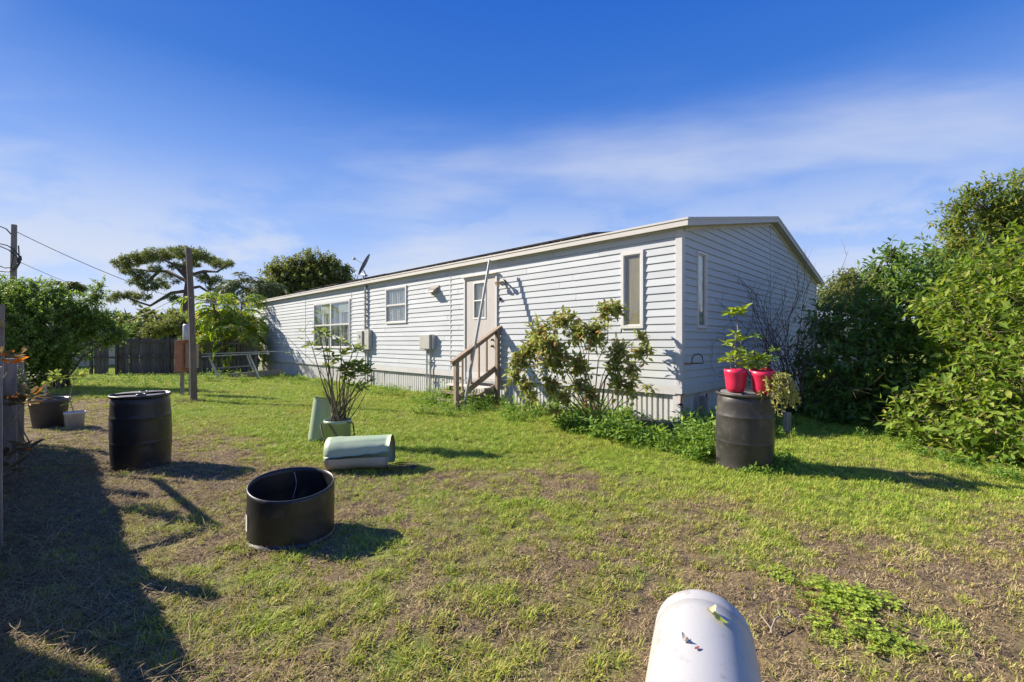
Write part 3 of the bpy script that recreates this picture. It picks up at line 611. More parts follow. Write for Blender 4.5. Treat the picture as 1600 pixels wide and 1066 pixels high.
# roof things
def roofpt(x, y, dz=0): return HM @ Vector((x, y, ZT+0.16+SL*y+dz))
sp = None
def solar(x0, x1, y0, y1, lift, tilt, label):
    global sp
    p = roofpt(x0, y0, 0); r_ = tag(empty('solar_panel', p, RZ), label, 'solar panel', 'solar panels on the front roof slope'); ang = math.atan(SL)+tilt
    Mx = Matrix.Rotation(ang, 4, 'X') @ Matrix.Translation((0, 0, lift)); W_, D_ = x1-x0, y1-y0
    a = MB(); a.box(.03, W_-.03, .03, D_-.03, 0.006, .030, Mx); a.build('glass_face', M['solar'], r_)
    a = MB(); a.box(0, W_, 0, .03, 0, .034, Mx); a.box(0, W_, D_-.03, D_, 0, .034, Mx); a.box(0, .03, .03, D_-.03, 0, .034, Mx); a.box(W_-.03, W_, .03, D_-.03, 0, .034, Mx); a.build('panel_frame', M['black'], r_)
    for fx in (.25, W_-.25):
        a = MB(); a.box(fx-.02, fx+.02, 0.02, D_-.02, -lift-0.01, -.002, Mx); a.build('mounting_rail', M['alu'], r_)
xs_ = [(-2.9-1.1*k, -1.85-1.1*k) for k in range(8)]
lab = ['roof solar panel nearest the house corner', 'second roof solar panel from the house corner', 'third roof solar panel from the corner, above the leafy shrub', 'fourth roof solar panel from the corner, right of the door', 'fifth roof solar panel from the corner, above the door', 'sixth roof solar panel from the corner, left of the door', 'seventh roof solar panel from the corner, above the exhaust hood', 'eighth roof solar panel from the corner, above the single window']
for k, (a_, b_) in enumerate(xs_): solar(a_, b_, .12, 1.8, .05, .008*(k % 2), lab[k])
lab2 = ['roof solar panel just left of the roof vent', 'roof solar panel right of the satellite dish', 'roof solar panel behind the satellite dish base', 'roof solar panel left of the satellite dish', 'flat roof solar panel nearest the far end of the house']
for k, x in enumerate((-10.9, -12.3, -14.2, -15.6, -17.2)): solar(x, x+1.15, .1, 1.75, .06, .0, lab2[k])
p = roofpt(-12.2, .75); r_ = tag(empty('satellite_dish', p, RZ), 'dark grey satellite dish seen edge-on above the eave, tilted right', 'satellite dish')
a = MB(); a.tube([(0, 0, 0), (0, 0, .28), (-.05, -.05, .42)], .022, 8); a.build('mast', M['alu'], r_)
Mx = Matrix.Translation((.0, -.0, .62)) @ Matrix.Rotation(RZ, 4, 'Z').inverted() @ Matrix.Rotation(R(-62), 4, 'Y') @ Matrix.Rotation(R(12), 4, 'X')
a = MB(); a.lathe([(r, .28*r*r) for r in (0, .08, .16, .24, .32, .38, .42)]+[(.425, .055), (.42, .045)], 36, M=Mx); a.build('reflector', M['dish'], r_)
a = MB(); a.tube([Mx @ Vector((0, -.30, 0.02)), Mx @ Vector((0, -.15, .28)), Mx @ Vector((0, 0, .45))], .012, 6); a.build('feed_arm', M['alu'], r_)
a = MB(); c_ = Mx @ Vector((0, 0, .45)); a.box(c_.x-.04, c_.x+.04, c_.y-.05, c_.y+.05, c_.z-.04, c_.z+.04); a.build('receiver', M['grey_box'], r_, bevel=.01)
p = roofpt(ft(570), -.05); r_ = tag(empty('weatherhead', p, RZ), 'small bent service mast head on the eave above the meter boxes', 'service mast')
a = MB(); a.tube([(0, -.0, -.10), (0, 0, .16)], .03, 10); a.build('mast_pipe', M['galv'], r_)
a = MB(); a.box(-.09, .16, -.06, .06, .15, .21, Matrix.Rotation(R(12), 4, 'Y')); a.build('mast_cap', M['alu'], r_, bevel=.015)
# ------------------------------------------------------------------ steps, rail and leaning pole at the door
sx = (ft(729)+ft(776))/2
st = tag(empty('wooden_steps', HM @ Vector((sx, 0, 0)), RZ), 'small weathered wooden entry steps with one sloping handrail below the door', 'steps')
xr = ft(781)-sx+.02; xl = ft(716)-sx+.1
for k, (o, z) in enumerate(((-.30, .40), (-.62, .26), (-.94, .12))):
    a = MB(); a.box(xl, xr-.06, o-.16, o+.0, z-.03, z+.01); a.box(xl, xr-.06, o+.01, o+.15, z-.03, z+.01) if False else None; a.build('tread', M['white_wood'] if k == 0 else M['rail_wood'], st, (0, 0, 0), (0, r1.uniform(-.01, .01), 0), bevel=.004)
    a = MB(); a.box(xl+.01, xr-.07, o+.005, o+.155, z-.03, z+.008); a.build('tread', M['white_wood'] if k == 0 else M['rail_wood'], st, bevel=.004)
for xx in (xl+.04, xr-.1):
    a = MB(); a.beam((xx, -.06, .36), (xx, -1.15, -.06), .04, .22); a.build('stringer', M['rail_wood'], st)
a = MB(); a.box(xr-.045, xr+.045, -.14, -.05, -.03, 1.74); a.build('post', M['rail_wood'], st, bevel=.005)
a = MB(); a.box(xr-.045, xr+.045, -1.36, -1.27, -.03, 1.02); a.build('post', M['rail_wood'], st, bevel=.005)
p0, p1 = Vector((xr, -1.44, 1.04)), Vector((xr, -.0, 1.83))
a = MB(); a.beam(p0, p1, .14, .035, (0, 0, 1)); a.build('rail_cap', M['rail_wood'], st, bevel=.005)
a = MB(); a.beam(p0+Vector((-.05, .06, -.07)), p1+Vector((-.05, -.02, -.07)), .035, .09); a.build('top_rail', M['rail_wood'], st)
q0, q1 = Vector((xr-.06, -1.34, .17)), Vector((xr-.06, -.04, .88))
a = MB(); a.beam(q0, q1, .035, .13); a.build('bottom_rail', M['rail_wood'], st)
for k in range(4):
    f = (k+1)/5; yy = -1.31+f*1.2; zb = .17+.71*(yy+1.34)/1.3; zt_ = 1.04+.79*(yy+1.44)/1.44
    a = MB(); a.box(xr-.11, xr-.075, yy-.018, yy+.018, zb-.06, zt_-.04); a.build('baluster', M['rail_wood'], st, bevel=.003)
pb = HM @ Vector((ft(781)+.10, -1.18, 0)); pt = HM @ Vector((ft(779.5)+.05, -.34, 3.33))
a = MB(); a.tube([pb-pb, (pt-pb)], .032, 12); tag(a.build('leaning_pole', M['pvc'], None, pb), 'long white pole leaning on the eave in front of the step rail', 'pole')
def P3(px, py, z=0.0):
    x, y = G(px, py); return Vector((x, y, z+float(hgt(x, y))))
# slab pile beside the corner
p = P3(1030, 674); sl = tag(empty('paver_stack', p, RZ+.05), 'low stack of flat brown pavers against the skirting by the corner', 'paver stack')
for k in range(4):
    for j in range(2):
        a = MB(); a.box(-.22, .21, -.10, .10, 0, .038); a.build('paver', M['stone'], sl, (-.23+.44*j+r1.uniform(-.02, .02), r1.uniform(-.02, .02), .042*k-.01), (0, 0, r1.uniform(-.05, .05)), bevel=.006)
# ------------------------------------------------------------------ drums
DR, DH = .272, .84
LIDM = mat('sky_sheen_lid_plastic', (0.12, 0.12, 0.12), 0.45, col2=(0.2, 0.19, 0.18), vscale=7, stain=((0.3, 0.27, 0.22), 8, 0.55, 0.5))  # lid grey lightened to stand in for the sky's reflection, blotchy stain over it
def drum_profile(r=DR, h=DH):
    pr = [(0, .012), (r*.86, .012), (r*.90, 0), (r*.955, .0), (r*.965, .03)]
    for k in range(15):
        u = k/14; z = .05+u*(h-.16); b = r*(.955+.045*math.sin(math.pi*u))
        for zc in (.36*h, .70*h): b -= .0
        pr.append((b, z))
    out = []
    for rr, z in pr:
        out.append((rr, z))
    # rings
    def ring(zc): return [(r*.993, zc-.010), (r*.9985, zc-.004), (r*.9985, zc+.004), (r*.992, zc+.009)]
    body = [q for q in out[5:] if min(abs(q[1]-.36*h), abs(q[1]-.70*h)) > .026]
    body += ring(.36*h)+ring(.70*h); body.sort(key=lambda q: q[1])
    return out[:5]+body
def drum(loc, mt, label, tilt=(0, 0, 0), scl=(1, 1, 1)):
    r_ = tag(empty('plastic_drum', loc), label, 'plastic drum'); r_.rotation_euler = tilt; r_.scale = scl
    pr = drum_profile()+[(DR*.955, DH-.075), (DR*.90, DH-.035)]
    a = MB(); a.lathe(pr, 56); a.build('drum_body', mt, r_)
    a = MB(); a.lathe([(DR*.88, DH-.045), (DR*.99, DH-.028), (DR*1.012, DH-.014), (DR*1.0, DH), (DR*.95, DH+.002), (DR*.93, DH-.018), (DR*.90, DH-.02)], 56); a.build('drum_rim', mt, r_)
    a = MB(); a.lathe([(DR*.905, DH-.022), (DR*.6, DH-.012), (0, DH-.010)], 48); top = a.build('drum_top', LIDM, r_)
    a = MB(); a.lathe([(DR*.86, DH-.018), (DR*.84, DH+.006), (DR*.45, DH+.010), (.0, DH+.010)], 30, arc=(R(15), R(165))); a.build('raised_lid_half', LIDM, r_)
    for (bx, by) in ((0, -DR*.6), (DR*.1, DR*.45)):
        a = MB(); a.lathe([(.045, 0), (.045, .022), (.03, .024), (.028, .012), (0, .012)], 18, c=(bx, by, DH-.008)); a.build('bung_cap', mt, r_)
    return r_
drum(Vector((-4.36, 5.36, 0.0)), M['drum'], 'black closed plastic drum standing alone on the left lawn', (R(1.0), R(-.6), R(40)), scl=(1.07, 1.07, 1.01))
drum(Vector((2.71, 5.32, 0.0)), M['drum_dusty'], 'dusty black plastic drum carrying the red flower pots by the house corner', (R(.8), R(-1.0), R(70)), scl=(1.14, 1.14, 1.035))
# cut drum, open on top
cd = tag(empty('cut_drum', (-1.66, 3.43, 0)), 'black drum cut down to an open round tub with a slanted rim', 'cut drum')
a = MB(); n = 64; r0 = .292; vs = []; rows = 12
top = lambda x, y: .392+.155*(y*.93-x*.36)
for o, rr in ((0, r0), (1, r0-.009)):
    for k in range(rows+1):
        for i in range(n):
            th = 2*math.pi*i/n; u = k/rows; q = rr*(1-.012*math.cos(3*th+1)*u)
            x, y = q*math.cos(th)*1.03, q*math.sin(th)*.98; z = .02+u*(top(x, y)-.02)
            if abs(z-.235) < .014: q2 = 1.012; x *= q2; y *= q2
            vs.append((x, y, z))
fs = []
for o in (0, 1):
    b_ = o*(rows+1)*n
    for k in range(rows):
        for i in range(n):
            f_ = (b_+k*n+i, b_+k*n+(i+1) % n, b_+(k+1)*n+(i+1) % n, b_+(k+1)*n+i); fs.append(f_ if o == 0 else f_[::-1])
t0, t1_ = rows*n, (rows+1)*n+rows*n
for i in range(n): fs.append((t0+i, t0+(i+1) % n, t1_+(i+1) % n, t1_+i))
a.add(vs, fs, True); a.build('tub_wall', M['drum'], cd)
a = MB(); a.lathe([(r0*.97, .045), (r0*1.0, .03), (r0*1.045, .022), (r0*1.06, .010), (r0*1.05, -.004), (r0*.95, -.006)], 64); a.build('bottom_rim', M['drum_dusty'], cd)
a = MB(); vs = []
for z in (.13, .20, .25):
    for k in range(7):
        th = R(214+k*1.6); vs.append(((r0+.004)*1.03*math.cos(th), (r0+.004)*.98*math.sin(th), z-.03))
a.add(vs, [(j*7+k, j*7+k+1, j*7+8+k, j*7+7+k) for j in range(2) for k in range(6)], True); a.build('paper_label', M['label'], cd)
a = MB(); a.tube([(-.10+.012*math.sin(k*.6), .262-.004*abs(k-4), .40-.03*k) for k in range(8)], .0025, 5); a.build('hanging_string', M['wire_pale'], cd)
# ------------------------------------------------------------------ white drum lying in the foreground
ax0, ax1 = Vector((.825, 1.965, .196)), Vector((.30, .70, .196)); axd = (ax1-ax0).normalized()
rot = axd.to_track_quat('Z', 'Y'); Wm = Matrix.Translation(ax0) @ rot.to_matrix().to_4x4()
wd_ = tag(empty('white_drum', ax0), 'white plastic drum lying on its side in the right foreground', 'drum'); wd_.rotation_mode = 'QUATERNION'; wd_.rotation_quaternion = rot
rw = .196; ln = (ax1-ax0).length
pr = [(0, .012), (rw*.76, .012), (rw*.86, .0), (rw*.945, .004), (rw*.978, .016), (rw*.992, .04), (rw*.995, .078), (rw*.962, .083), (rw*.962, .090), (rw*.992, .095), (rw, .16), (rw*1.006, .4), (rw*1.006, ln-.3), (rw*.99, ln-.09), (rw*.975, ln-.085), (rw*.97, ln-.03), (rw*.9, ln), (rw*.8, ln), (0, ln-.01)]
a = MB(); a.lathe(pr[3:16], 64); a.build('drum_body', M['white_pl'], wd_)
a = MB(); a.lathe(pr[:4], 48); a.build('drum_end', M['white_pl'], wd_)
a = MB(); a.lathe(pr[15:], 48); a.build('drum_end', M['white_pl'], wd_)
def onwhite(s, x_off, lift=.002):          # point on top of the lying drum: s along, x_off sideways (right positive)
    c = ax0+axd*s; sd = Vector((-axd.y, axd.x, 0)); z = math.sqrt(max(0, rw*rw-x_off*x_off)); n = (sd*x_off+Vector((0, 0, z))).normalized(); 
    return c+n*(rw*1.004+lift), n, sd
# ------------------------------------------------------------------ green barrel halves
def shell(name, L_, r, a0, a1, mt, parent, Mx, th=.006, n=26, rib=None, cut=None, jag=None):
    """part of a barrel wall: axis x, arc a0..a1 (degrees, 90 = top)"""
    a = MB(); vs = []; xs = [L_*k/12 for k in range(13)]
    for o in (0, 1):
        for x in xs:
            for i in range(n+1):
                aa = a0-(jag(x/L_) if jag else 0); th_ = R(aa+(a1-aa)*i/n); rr = r-o*th
                if rib and abs(x-rib) < .02: rr += .006
                rr *= 1-.05*(x/L_)
                if cut: rr += cut(x/L_, i/n)
                vs.append(Mx @ Vector((x, rr*math.cos(th_), rr*math.sin(th_))))
    k = n+1; m = 13; fs = []
    for o in (0, 1):
        for j in range(m-1):
            for i in range(n):
                f_ = (o*m*k+j*k+i, o*m*k+j*k+i+1, o*m*k+(j+1)*k+i+1, o*m*k+(j+1)*k+i); fs.append(f_ if o else f_[::-1])
    for j in range(m-1):
        for i in (0, n): fs.append((j*k+i, (j+1)*k+i, m*k+(j+1)*k+i, m*k+j*k+i))
    for j in (0, m-1):
        for i in range(n): fs.append((j*k+i, j*k+i+1, m*k+j*k+i+1, m*k+j*k+i))
    a.add(vs, fs, True); return a.build(name, mt, parent)
p = Vector((-2.10, 5.22, .0)); hb = tag(empty('split_barrel', p, R(4)), 'pale green plastic barrel split lengthwise, lying on the grass before the green pot', 'split barrel')
I4 = Matrix.Translation((0, 0, .17)) @ Matrix.Rotation(R(-2.5), 4, 'Y')
shell('upper_shell', .72, .188, 184, -62, M['green_pl'], hb, I4, rib=.10, jag=lambda u: 2+10*u+2*math.sin(u*23)+1.5*math.sin(u*51), cut=lambda u, v: .018*math.sin(u*3)*(v < .25)+.02*u*(v < .15))
I5 = Matrix.Translation((.0, .0, .165)) @ Matrix.Rotation(R(-1), 4, 'Y')
shell('lower_shell', .69, .178, 292, 186, M['pale_pl'], hb, I5, cut=lambda u, v: .006*math.sin(u*9)-.03*u*(v > .7)*(v-.7)/.3)
a = MB(); a.lathe([(0, 0), (.17, 0), (.182, .012), (.186, .03)], 40, M=Matrix.Translation((.004, 0, .17)) @ Matrix.Rotation(R(90), 4, 'Y')); a.build('barrel_end', M['pale_pl'], hb)
p = P3(497, 690); hb2 = tag(empty('barrel_half', p, R(10)), 'pale green half barrel shell standing upright behind the green pot', 'half barrel')
U = Matrix.Rotation(R(7), 4, 'Y') @ Matrix.Rotation(R(-90), 4, 'Y')
shell('curved_shell', .66, .14, 90, 275, M['green_pl'], hb2, U, rib=.09)
# dark folded sheet sticking out of the split barrel
p = Vector((-1.43, 5.18, .03)); a = MB()
for k in range(3): a.add([(0, -.04+.03*k, .01*k), (.16, -.06+.035*k, .03+.012*k), (.33, -.05+.03*k, .018*k), (.36, .02+.03*k, .012*k), (.1, .03+.02*k, .01*k)], [(0, 1, 2, 3, 4)])
tag(a.build('plastic_scrap', M['tub'], None, p), 'crumpled dark plastic scrap lying at the open end of the split barrel', 'plastic scrap')
# ------------------------------------------------------------------ pots
def pot(name, loc, r0_, r1_, h, mt, label, cat, group=None, rz=0, band=False, tilt=(0, 0), rim=.012, cup=False):
    r_ = tag(empty(name, loc), label, cat, group); r_.rotation_euler = (tilt[0], tilt[1], rz)
    if cup: pr = [(0, .0), (r0_*.62, .0), (r0_*.86, .018), (r0_*.98, .06), (r0_*1.04, h*.5), (r1_*.985, h*.80), (r1_, h*.80+.004), (r1_*1.03, h), (r1_*.985, h), (r1_*.95, h*.8)]
    else: pr = [(0, 0), (r0_, 0), (r1_*.985, h*.88), (r1_+rim, h*.885), (r1_+rim*1.2, h), (r1_, h), (r1_*.96, h*.86)]
    a = MB(); a.lathe(pr, 40); a.build('pot_body', mt, r_)
    a = MB(); a.lathe([(0, h*.84), (r1_*.965, h*.83)], 30); a.build('soil', M['soil'], r_)
    return r_
TZ = DH*1.035+.010
potR1 = pot('flower_pot', (2.71-.155, 5.20, TZ), .104, .120, .265, M['red_pl'], 'red flower pot holding the tall lime plant, left one on the drum', 'flower pot', 'red pots on the drum', cup=True)
potR2 = pot('flower_pot', (2.71+.085, 5.09, TZ), .104, .120, .265, M['red_pl'], 'red flower pot with a worn face and trailing plant, right one on the drum', 'flower pot', 'red pots on the drum', cup=True, tilt=(R(7), R(-3)))
potG = pot('green_planter', (2.71+.215, 5.40, TZ), .06, .085, .25, M['green_pl'], 'pale green tapered pot behind the right red pot on the drum', 'flower pot')
potP = pot('green_bucket_pot', P3(528, 697), .165, .18, .37, M['green_pl'], 'pale green round pot of leggy stems between the barrel shells', 'plant pot', rim=.006)
for (pts) in (((-.19, -.02, .33), (-.215, -.06, .30), (-.18, -.10, .2), (-.12, -.17, .12)), ((-.06, -.175, .34), (.02, -.20, .24), (.10, -.19, .10)), ((.13, -.10, .36), (.23, -.06, .33), (.25, -.05, .16))):
    a = MB(); a.tube(pts, [.010, .012, .009, .006][:len(pts)], 6); a.build('hanging_root', M['stem'], potP)
potT = pot('nursery_tub', P3(77, 668), .20, .255, .50, M['tub'], 'large dark slate nursery tub of young plants by the left fence', 'nursery tub', rim=.012)
potB = pot('white_bucket', P3(117, 669), .115, .135, .27, M['bucket'], 'small dirty white bucket beside the dark nursery tub', 'bucket', rim=.006)
a = MB(); a.tube([(-.07, 0, .40), (-.065, 0, .78)], .018, 8); a.build('stake', M['pvc'], potT)
# wood stub behind the right drum
a = MB(); a.box(-.045, .045, -.04, .04, -.05, .36); tag(a.build('wood_stub', M['old_wood'], None, P3(1229, 680), (0, R(2), .3), bevel=.006), 'pale grey wooden stub post right behind the dusty drum', 'stub post')
# ------------------------------------------------------------------ tall post with boxes
p = P3(303, 628); pp = tag(empty('wooden_pole', p), 'tall weathered wooden pole standing on the lawn before the far fence', 'pole')
a = MB(); a.tube([(0, 0, -.1), (-.02, 0, 1.2), (-.07, 0, 2.6), (-.13, 0, 3.72)], [.078, .070, .066, .062], 14); a.build('pole_shaft', M['pole_wood'], pp)
p2 = Q(289, 590, 12.2); p2.z = 0; es = tag(empty('utility_pedestal', p2), 'rusty brown utility cabinet with a grey meter can behind the wooden pole', 'utility cabinet')
a = MB(); a.box(-.17, .03, -.15, .15, .66, 1.50); a.build('cabinet', M['rust'], es, bevel=.01)
a = MB(); a.box(.05, .30, -.06, .10, .76, 1.42); a.build('back_board', M['rail_wood'], es)
a = MB(); a.lathe([(0, 0), (.11, 0), (.115, .03), (.115, .40), (.10, .43), (0, .44)], 20, c=(.08, .0, 1.50)); a.build('meter_can', M['galv'], es)
a = MB(); a.box(-.11, -.04, -.03, .04, -.05, .66); a.build('leg', M['old_wood'], es)
a = MB(); a.box(.12, .19, -.03, .04, -.05, .76); a.build('leg', M['old_wood'], es)
# ------------------------------------------------------------------ far fence
fA, fB = Vector((-18.35, 20.0, 0)), Vector((-11.35, 20.4, 0)); fd = (fB-fA); fl = fd.length; fd.normalize(); fang = math.atan2(fd.y, fd.x)
fn = tag(empty('board_fence', fA, fang), 'old dark wooden board fence with gaps across the back of the yard', 'fence')
bd = None; x = .0; r3 = random.Random(4); gaps = ((.62, .95), (5.55, 5.80))
while x < fl-.1:
    wd = .135
    if not any(g0 < x+wd/2 < g1 for g0, g1 in gaps):
        h = 1.62+r3.uniform(-.06, .06)-(.16 if x < .62 else 0); ta = r3.uniform(-.012, .012)
        a = MB(); c0 = r3.uniform(0, .03)
        vs = [(0, 0, .06), (wd, 0, .06), (wd, 0, h-.03), (wd-.03-c0, 0, h), (.03, 0, h-r3.uniform(0, .02)), (0, 0, h-.03)]; vs += [(q[0], .022, q[2]) for q in vs]
        a.add(vs, [(0, 1, 2, 3, 4, 5), (11, 10, 9, 8, 7, 6)]+[(i, 6+i, 6+(i+1) % 6, (i+1) % 6) for i in range(6)])
        a.build('board', M['fence_wood'], fn, (x, r3.uniform(-.008, .008), 0), (r3.uniform(-.01, .01), ta, 0))
    x += wd+r3.choice((.006, .008, .012, .02))
for z, xa, xb in ((1.47, .0, 3.1), (1.40, 3.15, fl), (.78, 0, fl), (1.36, .0, .95)):
    a = MB(); a.box(xa, xb, -.055, -.012, z-.045, z+.045); a.build('rail', M['fence_wood'], fn)
for xx in (-.05, 1.02, 3.2, 5.5, fl-.05):
    a = MB(); a.box(xx-.05, xx+.05, -.15, -.057, -.05, 1.70); a.build('post', M['fence_wood'], fn, bevel=.01)
# ------------------------------------------------------------------ near fence on the left
nd = Vector((.716, -.698, 0)); nA = Vector((-7.03, 6.34, 0)); nl = 9.6; nang = math.atan2(nd.y, nd.x)
nf = tag(empty('low_fence', nA, nang), 'low grey weathered board fence running along the left edge', 'fence')
x = .0; r4 = random.Random(9)
while x < nl:
    wd = .14; yv = 6.34-.698*(x+.07)
    if not (2.22 < yv < 2.42):
        h = 1.12+r4.uniform(-.05, .05); a = MB(); a.box(0, wd, 0, .022, .02, h)
        a.build('board', M['old_wood'], nf, (x, r4.uniform(-.004, .004), 0), (0, r4.uniform(-.01, .01), 0), bevel=.003)
    x += wd+r4.uniform(.004, .015)
for z in (.28, .84):
    a = MB(); a.box(0, nl, .024, .062, z-.045, z+.045); a.build('rail', M['old_wood'], nf)
for k in range(5):
    xx = .0+k*2.35
    a = MB(); a.box(xx-.05, xx+.05, .064, .16, -.05, 1.28); a.build('post', M['old_wood'], nf, bevel=.006)
gf = tag(empty('pole_frame', (-6.12, 5.45, 0)), 'slim tall wooden pole frame rising at the left edge of the yard', 'pole frame')
a = MB(); a.tube([(-.02, 0, -.05), (0, 0, 1.9)], .034, 10); a.build('upright', M['old_wood'], gf)
a = MB(); a.tube([(0, 0, 1.66), (1.09, -1.07, 1.82)], .036, 10); a.build('cross_pole', M['old_wood'], gf)
a = MB(); a.tube([(1.11, -1.09, 1.84), (2.13, -2.07, .9)], .034, 10); a.build('brace_pole', M['old_wood'], gf)
a = MB(); a.tube([(1.09, -1.07, 1.86), (1.09, -1.09, -.05)], .04, 10); a.build('upright', M['old_wood'], gf)
# ------------------------------------------------------------------ folding table frames by the fence
tb = tag(empty('table_frame', (-11.9, 17.6, 0), R(3)), 'broken white folding table frame leaning by the far fence', 'table frame')
a = MB(); a.beam((.0, 0, .90), (2.35, .1, 1.02), .30, .035); a.build('table_top', M['pvc'], tb, bevel=.005)
a = MB(); a.beam((-.0, -.1, 1.0), (3.3, -.1, 1.12), .03, .03); a.build('loose_rail', M['alu'], tb)
for q0, q1 in (((.25, -.1, .86), (.75, -.25, 0)), ((.12, .12, .86), (.4, .2, .0)), ((1.75, -.1, .95), (2.2, -.25, 0.05)), ((1.55, .1, .95), (1.75, .2, .3))):
    a = MB(); a.beam(q0, q1, .05, .05); a.build('leg', M['alu'], tb)
a = MB(); a.beam((.45, -.1, .45), (1.9, -.1, .55), .03, .05); a.build('stretcher', M['old_wood'], tb)
a = MB(); a.beam((0, 0, .09), (2.0, .3, .12), .2, .2); tag(a.build('timber_beam', M['old_wood'], None, (-11.3, 18.2, 0), (0, R(-4), 0), bevel=.01), 'old grey timber beam lying under the white table frame', 'timber')
# ------------------------------------------------------------------ utility pole and wires
up = Q(21, 535, 30); up.z = 0; ut = tag(empty('utility_pole', up), 'distant wooden utility pole with looped cables above the left hedge', 'utility pole')
a = MB(); a.tube([(-.12, 0, 0), (.0, 0, 5.5), (.05, 0, 9.2)], [.19, .165, .14], 12); a.build('pole_shaft', M['old_wood'], ut)
def U3(px, py): return Q(px, py, 29.7)-up
for pts in (((0, 354), (10, 358), (17, 366)), ((0, 381), (12, 384), (24, 392), (31, 402), (32, 410), (26, 420), (15, 425), (0, 424)), ((0, 385), (14, 391), (27, 402), (29, 412), (20, 422)), ((22, 388), (20, 405), (17, 420)), ((0, 416), (8, 419), (17, 418)), ((29, 384), (30, 400), (31, 406))):
    a = MB(); a.tube([U3(*q) for q in pts], .035, 6); a.build('cable', M['cable'], ut)
a = MB(); a.tube([U3(31, 400), U3(32, 407)], .08, 8); a.tube([U3(28, 404), U3(28.5, 411)], .07, 8); a.build('splice_closure', M['cable'], ut)
def wire(p0, p1, sag, r_, mt, label, name='overhead_wire'):
    pts = [(p0+(p1-p0)*(k/16))-Vector((0, 0, sag*4*(k/16)*(1-k/16)))-p0 for k in range(17)]
    a = MB(); a.tube(pts, r_, 5); return tag(a.build(name, mt, None, p0), label, 'wire')
wire(Q(21, 360, 30), Q(262, 462, 40), .25, .022, M['cable'], 'dark overhead wire sloping from the utility pole behind the pine')
wire(Q(21, 405, 30), Q(190, 470, 40), .2, .02, M['wire_pale'], 'faint lower overhead wire from the utility pole into the left hedge')
wire(Q(196, 503, 34), Q(290, 458, 30), .1, .02, M['cable'], 'thin dark wire rising from the far rooftop into the pine')
wire(pp.location+Vector((-.03, -.08, 2.52)), HM @ Vector((-21.6, -.33, 3.3)), .12, .012, M['wire_pale'], 'pale clothes wire from the wooden pole to the house eave')
# ------------------------------------------------------------------ far buildings
def farhouse(px, py_t, Y, wd, hh, label, rz=0, wallm='cream'):
    c = Q(px, 535, Y); c.z = 0; r_ = tag(empty('distant_house', c, rz), label, 'house')
    a = MB(); a.box(-wd/2, wd/2, 0, 6, 0, hh); a.build('wall', M[wallm], r_)
    a = MB(); rz_ = hh+1.0; vs = [(-wd/2-.4, -.4, hh), (wd/2+.4, -.4, hh), (wd/2+.4, 6.4, hh), (-wd/2-.4, 6.4, hh), (-wd/2-.4, 3, rz_), (wd/2+.4, 3, rz_)]
    a.add(vs, [(0, 1, 5, 4), (2, 3, 4, 5), (0, 4, 3), (1, 2, 5), (0, 3, 2, 1)]); a.build('roof', M['bluegrey'], r_)
    for k in (-.3, .15):
        a = MB(); a.box(wd*k-.5, wd*k+.5, -.06, -.005, hh*.4, hh*.8); w_ = a.build('window', M['frame'], r_)
        a = MB(); a.box(wd*k-.42, wd*k+.42, -.075, -.062, hh*.4+.08, hh*.8-.08); a.build('pane', M['solar'], w_)
    return r_
farhouse(230, 520, 75, 12, 2.3, 'distant house with a pale metal roof just above the board fence')
farhouse(1310, 495, 26, 7, 2.5, 'distant white roofed building in the gap right of the house', .3)
farhouse(2, 530, 24, 2.4, 1.7, 'small white shed glimpsed at the far left edge under the hedge')
# ------------------------------------------------------------------ vegetation
CAM = np.array([0, 0, H])
def nrm(a): return a/np.maximum(np.linalg.norm(a, axis=-1, keepdims=True), 1e-9)
def leaves(P, D, Nn, Ls, Ws, mt, name='foliage', droop=.12, fold=.16):
    D = nrm(D); S = nrm(np.cross(D, Nn)); Nn = np.cross(S, D); n = len(P); Ls = Ls[:, None]; Ws = Ws[:, None]
    V = np.empty((n, 5, 3)); V[:, 0] = P; V[:, 1] = P+D*Ls*.42+S*Ws*.5; V[:, 2] = P+D*Ls*.5-Nn*Ws*fold; V[:, 3] = P+D*Ls*.42-S*Ws*.5; V[:, 4] = P+D*Ls-Nn*Ls*droop
    b = (np.arange(n)*5)[:, None]; F = np.concatenate([b+np.array([[0, 1, 2]]), b+np.array([[0, 2, 3]]), b+np.array([[1, 4, 2]]), b+np.array([[2, 4, 3]])], 0)
    return poly_mesh(name, V.reshape(-1, 3), F, mt)
_unit = {}
def unit_leaf(mt, droop, fold):
    k = (mt.name, droop, fold)
    if k not in _unit:
        # 8-triangle leaf, rounder outline
        xs = [(0, 0), (.22, .36), (.5, .5), (.78, .30)]
        V = [(0, 0, 0)]; 
        for x, wv in xs[1:]: V += [(x, wv, .05*(1-x)), (x, 0, -fold), (x, -wv, .05*(1-x))]
        V.append((1, 0, -droop-fold*.3)); V = [(x, y, z-(droop*x*x)) for x, y, z in V[:-1]]+[V[-1]]
        F = [(0, 2, 1), (0, 3, 2)]
        for k_ in (1, 4): F += [(k_, k_+1, k_+4, k_+3), (k_+1, k_+2, k_+5, k_+4)]
        F += [(7, 8, 10), (8, 9, 10)]
        me = bpy.data.meshes.new('leaf'); me.from_pydata(V, [], F); me.materials.append(mt); me.update(); _unit[k] = me
    return _unit[k]
